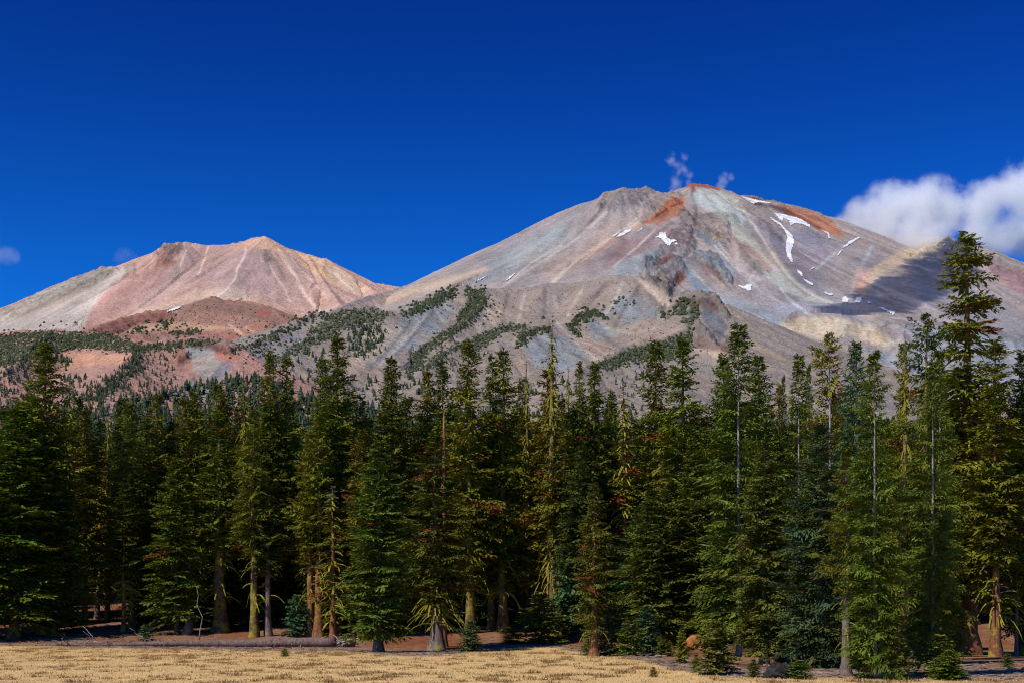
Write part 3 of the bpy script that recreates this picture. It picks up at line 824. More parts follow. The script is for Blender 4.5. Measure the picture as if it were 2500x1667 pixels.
# ------------------------------------------------------------------ tree geometry
def trunk_geo(rng, H, r0, rtop=0.04, sides=9, rings=16, flare=0.7, bend=0.25, broken=False):
    t = np.linspace(0, 1, rings) ** 1.35
    z = t * H
    r = (r0 * (1 - t) ** 0.85 + rtop) * (1 + flare * np.exp(-z / (1.3 * max(r0, .15) * 1.6)))
    bx = bend * np.cumsum(rng.normal(0, 1, rings)) / rings * 1.6; by = bend * np.cumsum(rng.normal(0, 1, rings)) / rings * 1.6
    bx[0] = by[0] = 0
    a = np.arange(sides) / sides * 2 * np.pi
    lump = 1 + 0.10 * np.sin(a[None] * 3 + rng.rand() * 6) * np.exp(-z / 2.0)[:, None] + 0.05 * rng.normal(0, 1, (rings, sides))
    V = np.stack([bx[:, None] + r[:, None] * lump * np.cos(a), by[:, None] + r[:, None] * lump * np.sin(a), np.repeat(z[:, None], sides, 1)], -1)
    V[0, :, 2] -= 0.5
    if broken:
        V[-1, :, 2] += rng.uniform(-0.9, 0.5, sides); V[-1, :, :2] += 0.0
    V = V.reshape(-1, 3)
    F = [(i * sides + j, i * sides + (j + 1) % sides, (i + 1) * sides + (j + 1) % sides, (i + 1) * sides + j) for i in range(rings - 1) for j in range(sides)]
    V = np.vstack([V, [[bx[-1], by[-1], H - (0.8 if broken else 0)]]])
    T = [((rings - 1) * sides + j, (rings - 1) * sides + (j + 1) % sides, len(V) - 1) for j in range(sides)]
    return V, [np.array(F), np.array(T)], np.stack([bx, by, z], 1)

def spray(rng, p0, az, L, a0, droop, bw=0.30, spread=0.42, step=0.28, k=3, wmax=.12):
    """blades of one fir branch: a flat fan of twigs along a curved axis -> (m,4,3)"""
    nst = int(np.clip(L / step, 4, 16))
    s = np.linspace(0.16, 1.0, nst) + rng.uniform(-.03, .03, nst)
    h = np.array([math.cos(az), math.sin(az), 0.0]); sd = np.array([-math.sin(az), math.cos(az), 0.0])
    pr = rng.normal(0, .42)
    sd = sd * math.cos(pr) + np.array([0, 0, math.sin(pr)])
    zz = L * (math.tan(a0) * s - droop * s ** 2 + 0.45 * droop * s ** 4)
    pos = p0 + h * (L * s)[:, None]; pos[:, 2] += zz
    out = []
    for side in (-1, 1):
        ph = np.radians(64 - 26 * s + rng.uniform(-12, 12, nst))
        tl = (spread * L * np.clip(1 - s, 0, 1) ** 0.75 + 0.24) * rng.uniform(0.7, 1.2, nst)
        tl = np.minimum(tl, 1.35)
        d = h[None] * np.cos(ph)[:, None] + sd[None] * (side * np.sin(ph))[:, None]
        d[:, 2] += rng.uniform(-.34, .20, nst) + (math.tan(a0) - 2 * droop * s) * 0.4
        for j in range(k):
            u = (0.05, 0.42, 0.74)[j]; turn = (0.5, -0.5, 0.0)[j] * side
            c, sn = math.cos(turn), math.sin(turn)
            dj = np.stack([d[:, 0] * c - d[:, 1] * sn, d[:, 0] * sn + d[:, 1] * c, d[:, 2]], 1)
            bl = np.maximum(0.27, tl * (0.64, 0.60, 0.52)[j]) * rng.uniform(.75, 1.35, nst)
            st = pos + d * (tl * u)[:, None]
            en = st + dj * bl[:, None]; en[:, 2] -= 0.10 * bl
            wv = np.stack([-dj[:, 1], dj[:, 0], np.zeros(nst)], 1)
            wv /= np.linalg.norm(wv, axis=1)[:, None] + 1e-6
            roll = rng.normal(0, 0.5, nst)
            wv = wv * np.cos(roll)[:, None]; wv[:, 2] += np.sin(roll)
            w = np.clip(bw * bl, 0.04, wmax)[:, None]
            mid = st * 0.5 + en * 0.5; mid[:, 2] += 0.04
            out.append(np.stack([st, mid + wv * w, en, mid - wv * w], 1))
    return np.concatenate(out)

def blades_mesh(name, groups, mat, tints):
    B = np.concatenate(groups); n = len(B)
    me = mesh_np(name, B.reshape(-1, 3), np.arange(n * 4).reshape(n, 4), False, [mat])
    if tints is not None:
        c = np.concatenate([np.repeat([t], len(g) * 4, 0) for g, t in zip(groups, tints)])
        colour_attr(me, 'leaf', c)
    return me

def strands_geo(rng, n, zf, H, R, trunk_c, droop=1.0, w=0.10, up=0.3, seg=5, lmin=0.5):
    """bare, curved branches hung with lichen: crossed ribbons that leave the trunk and bend down"""
    out = []
    for i in range(n):
        f = rng.uniform(*zf); z = f * H
        c = np.array([np.interp(z, trunk_c[:, 2], trunk_c[:, 0]), np.interp(z, trunk_c[:, 2], trunk_c[:, 1]), z])
        az = rng.uniform(0, 2 * np.pi); L = R * rng.uniform(lmin, 1.15) * (1.15 - 0.75 * max(0, (f - zf[0]) / (zf[1] - zf[0])))
        h = np.array([math.cos(az), math.sin(az), 0]); sd = np.array([-h[1], h[0], 0])
        s = np.linspace(0, 1, seg + 1)
        P = c + h * (L * (s - 0.18 * s ** 2))[:, None] + sd * (rng.normal(0, .12) * L * s ** 2)[:, None]
        P[:, 2] += L * (up * s - droop * rng.uniform(.6, 1.2) * s ** 2.2)
        ww = w * rng.uniform(.7, 1.4) * (1 - 0.75 * s) * (1 + 0.5 * rng.uniform(-1, 1, seg + 1)) + 0.012
        for v in (sd, np.array([h[0] * .4, h[1] * .4, .9])):
            A = P + v * ww[:, None]; Bq = P - v * ww[:, None]
            out.append(np.stack([A[:-1], A[1:], Bq[1:], Bq[:-1]], 1))
    return np.concatenate(out)

STYLE = {
 #           H   R   crown from, branches, radius profile, gaps, lichen strands (n, zone), dead top, rust share, bark
 'dense':   dict(H=30, R=3.4, cs=.085, n=400, rust=.004, bark='brown', lichen=16, lz=(.1, .5)),
 'olive':   dict(H=30, R=3.3, cs=.16, n=270, rust=.014, bark='lichen', lichen=60, lz=(.12, .96), irregular=.45),
 'high':    dict(H=30, R=3.3, cs=.36, n=240, rust=.010, bark='lichen', lichen=50, lz=(.14, .8), irregular=.35),
 'blue':    dict(H=26, R=3.5, cs=.03, n=430, rust=.0, bark='grey', lichen=0, lz=(.1, .3)),
 'white':   dict(H=30, R=3.2, cs=.07, n=440, rust=0, bark='pale', lichen=0, lz=(.1, .5), window=True),
 'round':   dict(window=True, H=31, R=3.3, cs=.12, n=290, rust=.02, bark='lichen', lichen=24, lz=(.1, .7), round=True, irregular=.3),
 'beard':   dict(H=26, R=3.6, cs=.22, n=270, rust=.03, bark='grey', lichen=190, lz=(.10, .5)),
 'lichen':  dict(H=30, R=2.0, cs=.20, n=60, rust=.10, bark='lichen', lichen=170, lz=(.12, .93), dead=True, irregular=.5),
 'layered': dict(H=35, R=4.3, cs=.14, n=430, rust=.02, bark='brown', lichen=44, lz=(.25, .9), layered=True),
 'sapling': dict(H=6, R=1.5, cs=.02, n=120, rust=0, bark='grey', lichen=0, lz=(.1, .3)),
}
BARK = {'brown': M_BARK, 'grey': M_BARK_GREY, 'lichen': M_BARK_LICHEN, 'pale': M_BARK_PALE, 'red': M_BARK_RED}
PROTO = {}

def proto(style, var):
    key = (style, var)
    if key in PROTO:
        return PROTO[key]
    p = STYLE[style]
    rng = np.random.RandomState(abs(hash(style)) % 1 + sum(map(ord, style)) * 13 + var * 101)
    H, R, cs = p['H'], p['R'], p['cs']
    small = style == 'sapling'
    tv, tf, tc = trunk_geo(rng, H * (0.985), (0.09 if small else 0.56 if style == 'layered' else 0.40 if style in ('white', 'blue') else 0.47), 0.02, 8 if small else 9, 8 if small else 18, flare=0.45 if small else 0.75, bend=0.05 if small else 0.35)
    parts = {'trunk': mesh_np('trunk', tv, tf, True, [BARK[p['bark']]])}
    n = p['n']; golden = 2.399963
    fr = cs + (1 - cs) * np.clip((np.arange(n) + rng.rand(n)) / n + rng.normal(0, .012, n), 0, .995)
    if p.get('layered'):
        hi = fr > 0.66
        tiers = np.array([.675, .72, .765, .775, .825, .835, .88, .89, .93, .94, .965, .985])
        fr[hi] = tiers[rng.randint(0, len(tiers), hi.sum())] + rng.normal(0, .0045, hi.sum())
        fr = np.clip(fr, cs, .995)
        keep = ~(hi & (rng.rand(n) < 0.25)); fr = fr[keep]; n = len(fr)
    az0 = rng.rand() * 6.28
    lob = rng.rand(4) * 6.28
    groups, tints, rust = [], [], []
    rust_c = [(rng.uniform(max(cs, .2), .95), rng.rand() * 6.28) for _ in range(9)]
    for i in range(n):
        f = fr[i]; az = az0 + i * golden + rng.normal(0, .35)
        if p.get('layered'):
            az = rng.rand() * 6.28
        top = 1 - f
        if p.get('round'):
            prof = min(1.0, (top / 0.10)) ** 0.55 * (0.62 + 0.38 * min(1, top / 0.5))
            if 0.55 < f < 0.66: prof *= 0.62
        elif p.get('layered'):
            prof = (0.24 + 0.76 * min(1, top / 0.62)) * min(1, (top + .01) / 0.07) ** .6
        else:
            prof = min(1.0, (top + .008) / 0.50) ** 0.70
        low = sstep(cs, cs + 0.16, f) if cs > 0.1 else 1.0
        irr = p.get('irregular', 0.18)
        L = R * prof * (0.55 + 0.45 * low) * rng.uniform(0.50, 1.22)
        L *= 1 + irr * (math.sin(az * 2 + f * 21 + lob[0]) * 0.5 + math.sin(az + f * 37 + lob[1]) * 0.5)
        if irr > .25 and perlin(np.array([az * .8 + lob[2]]), np.array([f * 13 + lob[3]]), 5)[0] > 0.34:
            continue
        if p.get('dead') and (f > 0.86 or rng.rand() < .35):
            continue
        if p.get('window') and .50 < f < .88 and abs((az + 1.9 + 3.14159) % 6.28318 - 3.14159) < (.85 if .58 < f < .80 else .5):
            continue
        L = max(L, 0.22 if small else 0.35)
        if p.get('layered') and f > .66:
            a0 = math.radians(rng.uniform(-4, 16)); dr = rng.uniform(.12, .34)
        else:
            a0 = math.radians(36 * (f - 0.40) + rng.uniform(-17, 17)); dr = rng.uniform(.06, .42) * (1.15 - 0.5 * f)
        z = f * H
        p0 = np.array([np.interp(z, tc[:, 2], tc[:, 0]), np.interp(z, tc[:, 2], tc[:, 1]), z])
        if small:
            b = spray(rng, p0, az, L, a0 + .12, dr * .5, bw=0.30, step=0.16, k=2) if L > .3 else spray(rng, p0, az, L, a0 + .3, 0, bw=.3, step=.12, k=2)
        else:
            b = spray(rng, p0, az, L, a0, dr, step=.24, wmax=.085, bw=.24) if style in ('blue', 'white', 'beard') or (style == 'high' and var == 1) else spray(rng, p0, az, L, a0, dr)
        if rng.rand() < p['rust'] * 0.35 or (p['rust'] and any(abs(f - a) < .02 and abs(((az - c + 3.14) % 6.28) - 3.14) < p['rust'] * 14 for a, c in rust_c)):
            rust.append(b)
        else:
            groups.append(b); tints.append((rng.uniform(.60, 1.40), float(np.clip(rng.normal(.12 if style in ('dense', 'blue', 'white', 'sapling') else .26, .14), 0, .75)), 0))
    # leader shoot
    lead = [spray(rng, np.array([tc[-1, 0], tc[-1, 1], H * q]), rng.rand() * 6.28, 0.3 if not small else .16, .6, 0, step=.1, k=2) for q in np.linspace(.965, .995, 7)] if not p.get('dead') else []
    groups += lead; tints += [(1.0, .15, 0)] * len(lead)
    if groups:
        parts['crown'] = blades_mesh('crown', groups, M_NEEDLE, tints)
    if rust:
        parts['dead_needles'] = blades_mesh('dead_needles', rust, M_RUST, None)
    if p['lichen']:
        g = strands_geo(rng, p['lichen'], p['lz'], H, R * (0.95 if p.get('dead') else .85), tc, droop=1.05 if p.get('dead') else .9)
        parts['lichen_branches'] = blades_mesh('lichen_branches', [g], M_LICHEN, None)
    dead_n = 46 if p.get('dead') else 14 if style in ('olive', 'high', 'beard') else 0
    if dead_n:
        g = strands_geo(rng, dead_n, (.84, .995) if p.get('dead') else (max(.05, cs - .12), cs + .25), H, 1.1 if p.get('dead') else 2.2, tc, droop=.5, w=.035, up=.45)
        parts['dead_twigs'] = blades_mesh('dead_twigs', [g], M_TWIG, None)
    PROTO[key] = (parts, H, R)
    return PROTO[key]

GREEN = {'g': (.104, .132, .018), 'd': (.060, .090, .018), 'o': (.150, .150, .014), 'y': (.155, .135, .014), 'b': (.052, .102, .040), 'l': (.110, .136, .020)}
trng = np.random.RandomState(4)

def place_tree(name, px, top, base, halfw, style, var, label, group, col='g', depth=None, tr=1.0, bark=None, lean=0.0, category='tree'):
    D = depth if depth else base_depth(base)
    parts, H, R = proto(style, var)
    gz = float(apron(D))
    h = px_z(top, D) - gz
    w = (1.02 + 0.28 * float(sstep(75, 125, D))) * halfw / FPX * D
    root = thing(name, (px_x(px, D), D, gz), label, category, group)
    root.scale = (w / R, w / R, h / H)
    root.rotation_euler = (0, lean, trng.uniform(-.25, .25) if style in ('white', 'round') else trng.rand() * 6.283)
    c = np.array(GREEN[col]) * trng.uniform(.85, 1.18, 3)
    if style == 'sapling':
        c = c * 1.4
    for pn, me in parts.items():
        o = link(pn, me, root)
        if pn in ('lichen_branches', 'dead_twigs', 'dead_needles'):
            o['kind'] = 'stuff'
        o.color = (*c, 1)
        if pn == 'trunk':
            k = tr * (h / H) / (w / R)
            o.scale = (k, k, 1)
            if bark:
                o.material_slots[0].link = 'OBJECT'; o.material_slots[0].material = BARK[bark]
    return root

G_EDGE = 'tall firs along the meadow edge'
TREES = [
 (108,838,1546,76,'dense',0,'o',1.0,None,'tall olive green fir with a broad pointed crown, alone against the red bluff'),
 (36,1000,1556,98,'dense',1,'g',1.3,None,'bushy dark fir filling the left border at the meadow edge'),
 (132,1078,1549,52,'dense',2,'d',.9,None,'dense dark fir just right of the bushy border fir'),
 (168,905,1524,26,'lichen',0,'y',.7,None,'thin half dead fir with grey twigs beside the tall pointed olive fir'),
 (206,1000,1520,50,'olive',0,'o',.8,None,'short olive fir right of the thin half dead one, below the red bluff'),
 (262,980,1512,28,'lichen',1,'y',.7,None,'yellow lichen covered spindly fir standing between two olive firs'),
 (236,1130,1508,36,'lichen',2,'y',.9,'grey','leaning lichen draped trunk on the sunlit brown clearing'),
 (322,985,1530,54,'olive',1,'l',.8,None,'bright green fir with a full top, above the shaded clearing'),
 (302,1180,1541,46,'high',3,'d',1.0,None,'low dark fir beside the shaded clearing with black foot'),
 (382,965,1524,48,'olive',2,'o',.8,None,'ragged yellow green fir left of the fir with pale lichen streaks'),
 (432,1120,1546,52,'dense',0,'g',.8,None,'leafy fir around the broken pale snag'),
 (472,957,1521,46,'olive',3,'o',.8,None,'olive fir with pale lichen streaks left of the dark green spire'),
 (534,938,1515,44,'olive',0,'g',.8,None,'green fir with a thin top in front of the far dark wood'),
 (541,1010,1541,58,'high',0,'g',1.9,'lichen','fir on the very thick lichen patched trunk left of the log'),
 (598,883,1520,36,'lichen',3,'y',.9,None,'yellow half dead fir with a candle like top left of the twiggy topped one'),
 (657,855,1518,42,'olive',1,'y',.8,None,'fir with a bare grey twiggy top and rusty needles, beside the candle like top'),
 (620,1000,1553,50,'high',1,'g',1.1,'lichen','dark fir with a mossy yellow trunk behind the left half of the log'),
 (695,875,1515,48,'olive',2,'o',.8,None,'yellow green bushy fir left of the tall dark spire'),
 (655,1130,1551,50,'high',2,'d',1.2,'grey','fir with drooping lower branches and a flared grey foot behind the log'),
 (758,1060,1552,46,'high',1,'o',1.2,'red','left one of the pair of red trunks behind the log'),
 (777,1000,1554,46,'high',2,'o',1.2,'red','right one of the pair of red trunks behind the log'),
 (791,880,1530,46,'dense',3,'l',.8,None,'rounded green fir leaning on the left side of the tall dark spire'),
 (825,820,1545,62,'dense',0,'g',1.0,None,'tall dark green spire with tiered branches in front of the grey foothill'),
 (813,1180,1562,44,'lichen',0,'o',1.3,'red','fir with pale drooping dead branches standing at the log end'),
 (857,908,1530,24,'lichen',1,'y',.8,None,'slim yellow lichen fir right of the tall dark spire'),
 (886,970,1540,38,'olive',3,'y',.8,None,'small rusty yellow fir right of the slim lichen fir'),
 (881,1050,1560,46,'high',0,'o',1.2,'lichen','fir on a bright yellow lichen trunk beside the debris pile'),
 (953,875,1540,58,'dense',1,'l',1.0,None,'neat conical green fir with clear slope on both sides'),
 (925,1075,1590,66,'dense',2,'g',1.2,'grey','big bushy fir at the grass edge with branches down to its grey foot'),
 (1047,906,1530,46,'olive',0,'o',.8,None,'olive fir on the left shoulder of the central tree clump'),
 (1083,883,1530,54,'olive',1,'l',.8,None,'green fir left of the yellow topped one in the central clump'),
 (1066,1060,1583,76,'beard',0,'g',1.5,'grey','wide fir bearded with hanging yellow lichen over a stout grey trunk'),
 (1149,838,1545,62,'olive',2,'o',1.0,None,'fir with a bright yellow top in the central clump'),
 (1200,872,1535,46,'olive',3,'o',.8,None,'fir between the yellow topped one and the pointed one of the central clump'),
 (1226,855,1540,56,'olive',0,'o',1.0,None,'pointed olive fir on the right side of the central clump'),
 (1287,875,1520,24,'lichen',2,'y',.8,None,'thin half dead fir with yellow lichen, left of the tall lichen spire'),
 (1276,925,1515,40,'olive',1,'o',.8,None,'low olive fir just left of the thin half dead fir by the lichen spire'),
 (1262,1060,1500,48,'high',1,'g',.9,'grey','shaded fir above the rusty bank, with a pinkish trunk'),
 (1351,768,1548,32,'lichen',3,'y',1.1,None,'tallest lichen covered spire with a bare dead top in front of the foothill'),
 (1336,905,1541,58,'olive',2,'y',1.0,None,'rusty and olive fir wrapped round the tall lichen spire'),
 (1362,1010,1548,54,'high',2,'g',1.5,'lichen','fir on a leaning smooth lichen green trunk near the rusty bank'),
 (1385,887,1520,22,'lichen',0,'y',.7,None,'thin yellow lichen stick of a fir, right of the tall lichen spire'),
 (1417,885,1525,34,'olive',3,'o',.7,None,'sparse fir one can see through, right of the thin lichen stick'),
 (1447,889,1535,52,'olive',0,'l',.9,None,'green bushy fir left of the yellow weeping fir'),
 (1418,1090,1556,44,'dense',3,'d',.9,None,'dark fir right behind the leaning lichen trunk'),
 (1450,1180,1600,44,'olive',1,'g',1.4,'red','fir with hanging branches over a flared red foot at the grass edge'),
 (1491,953,1520,34,'olive',1,'g',.8,None,'short fir just left of the yellow weeping fir'),
 (1527,925,1546,46,'lichen',1,'y',1.2,'red','yellow weeping fir with long curved lichen branches on a red trunk'),
 (1604,836,1545,66,'olive',3,'o',1.0,None,'left one of the two broad olive firs right of centre'),
 (1575,1230,1560,72,'blue',0,'b',.9,None,'younger blue green fir below the broad olive firs'),
 (1672,829,1560,66,'olive',0,'o',1.0,None,'right one of the two broad olive firs right of centre'),
 (1634,1120,1566,54,'high',0,'g',1.2,'lichen','fir with a lichen striped red trunk below the broad olive firs'),
 (1702,1080,1580,62,'dense',0,'g',1.0,None,'dense green fir above the orange rotten log'),
 (1770,869,1560,52,'dense',2,'l',.9,None,'green fir touching the left side of the white trunked spire'),
 (1804,799,1600,80,'white',0,'l',.55,None,'tall pointed fir with a white upper trunk, in front of the grey scree'),
 (1857,873,1570,58,'dense',3,'g',1.0,None,'conical fir touching the right side of the white trunked spire'),
 (1900,937,1560,30,'olive',1,'y',.7,None,'small olive fir in the dip right of the conical fir'),
 (1914,920,1558,18,'white',1,'g',.5,None,'thin pale stemmed fir in the dip right of the conical fir'),
 (1934,925,1562,24,'lichen',2,'y',.7,None,'small yellow lichen fir in the dip right of the conical fir'),
 (1866,1080,1622,74,'dense',1,'g',1.1,'grey','broad fir with a short pale trunk beside the brush heap'),
 (1951,871,1600,52,'white',0,'l',.45,None,'open fir with a long white trunk, left of the round topped fir'),
 (1976,895,1590,24,'white',1,'l',.6,None,'slender fir squeezed between the open white trunked and round topped firs'),
 (2027,818,1610,54,'round',0,'o',.5,'pale','round topped fir on a white trunk before the tan moraine'),
 (2005,1040,1630,98,'blue',0,'b',1.1,None,'large blue green fir with layered branches down to the ground'),
 (2089,837,1625,66,'blue',1,'b',1.0,'pale','blue green spire with a needle thin top'),
 (2066,1090,1650,66,'high',1,'g',1.3,'grey','fir on the stout grey trunk at the grass edge, left one of two'),
 (2138,863,1655,76,'white',1,'g',.5,'pale','fir with a long white trunk showing high up, grey foot at the grass edge'),
 (2125,865,1600,16,'lichen',3,'y',.6,None,'thin lichen topped fir hidden behind the long white trunk'),
 (2211,786,1605,24,'lichen',0,'y',.8,None,'half dead spire with a bare twiggy top left of the dark round fir'),
 (2201,841,1600,44,'olive',2,'o',.8,None,'rusty olive fir around the half dead spire'),
 (2259,771,1620,62,'round',1,'d',1.0,None,'dark green round topped fir left of the giant fir'),
 (2278,886,1645,74,'white',0,'g',.5,None,'dense fir with a straight white trunk left of the giant fir'),
 (2299,865,1610,40,'white',1,'l',.7,None,'lighter green fir between the straight white trunk and the giant fir'),
 (2365,566,1597,118,'layered',0,'o',1.3,'red','giant fir with separate tiers of branches, tallest of all'),
 (2433,830,1601,80,'olive',3,'o',1.0,None,'broad olive fir merging with the right side of the giant fir'),
 (2431,990,1602,58,'high',2,'o',1.2,'red','fir on the tall straight red trunk right of the giant fir'),
 (2499,860,1596,48,'dense',2,'d',1.0,None,'dark fir cut off by the right border'),
 (2481,1150,1600,40,'high',0,'o',.6,'grey','slim fir on a thin grey stem right of the tall red trunk'),
]
for px, top, base, hw, st, var, col, tr, bark, lab in TREES:
    rt = place_tree('fir_tree', px, top, base, hw, st, var, lab, G_EDGE, col, tr=tr, bark=bark, lean={236: .09, 1362: -.055}.get(px, 0.0))

    if px == 1527:                                        # red clumps of dead needles on the weeping fir
        crng = np.random.RandomState(9); D0 = rt.location[1]; gr = []
        for cx_, cy_, r_ in ((1512, 1292, 13), (1533, 1340, 14), (1523, 1372, 15), (1541, 1150, 9), (1508, 1215, 8)):
            c_ = np.array([px_x(cx_, D0), D0 - .9, px_z(cy_, D0)])
            for q in range(16):
                b_ = spray(crng, c_ + crng.normal(0, .16 * r_ / 13, 3), crng.rand() * 6.28, r_ / FPX * D0 * crng.uniform(.7, 1.3), crng.uniform(-.9, .3), .3, step=.16, k=3)
                gr.append((b_ - np.array(rt.location)) / np.array(rt.scale))
        o = link('dead_needle_clumps', blades_mesh('dead_needle_clumps', gr, M_RUST_RED, None), rt, kind='stuff')
        rt.rotation_euler = (0, 0, 0)
# firs deeper in the forest, hidden but for bits of crown and stem
frng = np.random.RandomState(12)
fill = []
for px in np.linspace(-70, 2570, 128):
    p = px + frng.uniform(-14, 14); D = frng.uniform(168, 235)
    if (110 < p < 330 and D < 195) or (1190 < p < 1330 and D < 225):
        D = frng.uniform(228, 262)
    if 1840 < p < 1950 or 2050 < p < 2260:
        top = frng.uniform(1010, 1110)
    else:
        top = frng.uniform(960, 1090)
    place_tree('fir_tree', p, top, 0, frng.uniform(40, 56), ['dense', 'olive', 'dense', 'high'][frng.randint(4)], frng.randint(3), 'fir standing deep in the forest, mostly hidden behind the front row', 'firs deep in the forest', 'gdol'[frng.randint(4)], depth=D, tr=frng.uniform(.7, 1.1))

for px in list(np.linspace(-620, -110, 13)) + list(np.linspace(2610, 3150, 14)):
    place_tree('fir_tree', px + frng.uniform(-14, 14), frng.uniform(880, 1060), 0, frng.uniform(46, 62), ['dense', 'olive'][frng.randint(2)], frng.randint(3), 'fir standing deep in the forest, mostly hidden behind the front row', 'firs deep in the forest', 'gdol'[frng.randint(4)], depth=frng.uniform(150, 200))
for px in np.linspace(-60, 2560, 60):
    p = px + frng.uniform(-16, 16); D = frng.uniform(168, 200)
    if 60 < p < 330 or 480 < p < 580 or 1180 < p < 1400 or p > 2320:
        continue
    if p > 1500: D -= 25
    if p > 1800: D -= 30
    place_tree('fir_tree', p, frng.uniform(1180, 1330), 0, frng.uniform(44, 62), 'dense', frng.randint(4), 'lower dark fir filling the gaps between the trunks of the front row', 'lower firs between the trunks', 'dgd'[frng.randint(3)], depth=D, tr=.8)

# young firs on the grass edge
YOUNG = [
 (357,1524,1568,15,'tiny fir above the middle of the branchy dead top of the log','b'),
 (695,1583,1603,9,'tiny green fir on the grass below the middle of the log','l'),
 (1149,1518,1589,22,'small symmetric fir at the edge of the dark shade right of the bearded fir','b'),
 (1249,1532,1569,24,'low bushy fir on the brown bank','l'),
 (1322,1452,1568,42,'bushy young fir left of the leaning lichen trunk','l'),
 (1388,1340,1556,46,'young dark fir right of the leaning lichen trunk','b'),
 (1493,1488,1599,36,'young fir beside the flared red foot','b'),
 (1540,1508,1600,28,'young fir in the middle of the row right of the flared red foot','g'),
 (1578,1482,1594,27,'pointed young fir, last in the row before the stones','b'),
 (1594,1545,1592,28,'low spreading fir at the foot of the pointed young fir','g'),
 (1664,1540,1618,17,'thin young fir in front of the orange rotten log','o'),
 (1750,1522,1646,52,'dense young fir with a skirt of branches on the bare ground','g'),
 (1595,1628,1652,11,'lone tiny fir out on the grass','o'),
 (2192,1548,1656,34,'young pale green fir by the grass edge right of the grey trunks','l'),
 (2290,1552,1654,44,'young fir standing in the shade below the giant fir','g'),
 (2318,1590,1657,40,'low wide fir in the shade next to the young fir','g'),
 (2459,1594,1630,15,'tiny fir on the bare bank near the tall red trunk','l'),
 (723,1455,1553,23,'young light green fir between the flared foot and the pair of red trunks','b'),
 (1440,1515,1598,18,'slim young fir squeezed between the flared red foot and the bushy young fir','g'),
 (1622,1560,1600,20,'squat young fir between the pointed young fir and the stones','l'),
 (1700,1598,1640,14,'tiny fir on the bare ground left of the dense skirted young fir','o'),
 (2110,1600,1655,24,'young fir between the two grey trunks at the grass edge','g'),
 (1840,1610,1652,18,'small fir at the left foot of the brush heap','g'),
 (1950,1612,1656,30,'low dark fir at the foot of the large blue green fir','g'),
]
for i, (px, top, base, hw, lab, col) in enumerate(YOUNG):
    place_tree('young_fir', px, top, base, hw, 'sapling', i % 3, lab, 'young firs at the grass edge', col)

# snags
def snag(px, top, base, rpx, label, mat, n_br, seed, bz=(.3, .95)):
    rng = np.random.RandomState(seed)
    D = base_depth(base); gz = float(apron(D)); H = px_z(top, D) - gz; r = rpx / FPX * D
    root = thing('dead_snag', (px_x(px, D), D, gz), label, 'dead tree', 'dead snags')
    v, f, tc = trunk_geo(rng, H, r * .55, r * .45, 10, 14, .5, .25, broken=True)
    link('trunk', mesh_np('trunk', v, f, True, [mat]), root)
    if n_br:
        link('dead_branches', blades_mesh('dead_branches', [strands_geo(rng, n_br, bz, H, 2.2, tc, droop=1.0, w=.06, up=.25)], M_LICHEN if seed % 2 else M_TWIG, None), root, kind='stuff')
snag(464, 1218, 1545, 7, 'tall broken snag with a splintered grey top and drooping lichen branches', M_BARK_LICHEN, 22, 31)
snag(457, 1490, 1546, 11, 'pale flared stump with peeled wood at the foot of the broken snag', M_BARK_GREY, 0, 32)
snag(1086, 1010, 1577, 7, 'snag showing a bright splintered orange top among the central clump', M_BARK_RED, 6, 33, (.6, .95))
# ------------------------------------------------------------------ meadow, bare soil, forest floor: one sheet
EDGE = np.array([(-3000,1580),(-700,1575),(0,1575),(100,1577),(300,1581),(500,1586),(850,1588),(940,1597),(1020,1600),(1100,1596),(1200,1584),(1340,1576),(1440,1592),(1500,1600),(1560,1607),(1640,1630),(1720,1646),(1850,1653),(2500,1656),(6000,1656)], float)
edge_d = np.array([base_depth(y) for y in EDGE[:, 1]])
def grass_limit(px):
    return np.interp(px, EDGE[:, 0], edge_d)

def ground_z(X, Y):
    n = 0.10 * fbm(X / 9, Y / 9, 201, 3) + 0.25 * fbm(X / 38, Y / 38, 207, 2)
    return apron(Y) + n * sstep(40, 60, Y) * 0.6 - 0.04

gy = np.concatenate([np.linspace(-60, 50, 12, endpoint=False), np.linspace(50, 100, 130, endpoint=False), np.linspace(100, 215, 190, endpoint=False), np.linspace(215, 345, 40)])
gu = np.concatenate([np.linspace(-1.8, -.62, 16, endpoint=False), np.linspace(-0.62, 0.62, 400), np.linspace(.62, 1.8, 17)[1:]])
GY, GU = np.meshgrid(gy, gu, indexing='ij')
GX = GU * np.maximum(GY, 45) * 0.8 + GU * 40
gz = ground_z(GX.ravel(), GY.ravel())
gpx = CX + GX.ravel() / np.maximum(GY.ravel(), 20) * FPX
lim = grass_limit(gpx)
gyf = GY.ravel(); gxf = GX.ravel()
wob = 15 * fbm(gxf / 9, gyf / 14, 211, 4)
grass_m = 1 - sstep(-6, 5, gyf - lim + wob * 0.7)
duff = np.clip(0.5 + 0.9 * fbm(gxf / 11, gyf / 16, 217, 4) + sstep(0, 30, gyf - lim) * 0.35, 0, 1)
g1 = lin((222,188,128)); g2 = lin((146,114,66)); d1 = lin((164,136,106)); d2 = lin((128,82,56))
spot = sstep(0.05, 0.42, fbm(gxf / 1.7, gyf / 3.0, 223, 4) + 0.35 * fbm(gxf / 9, gyf / 14, 229, 3))
gc = g1[None] * (1 - spot[:, None]) + g2[None] * spot[:, None]
dc = d1[None] * (1 - duff[:, None]) + d2[None] * duff[:, None]
dc *= (1 + 0.5 * fbm(gxf / 0.9, gyf / 1.6, 233, 3))[:, None]
gcol = gc * grass_m[:, None] + dc * (1 - grass_m[:, None])
N = Nodes('meadow_soil')
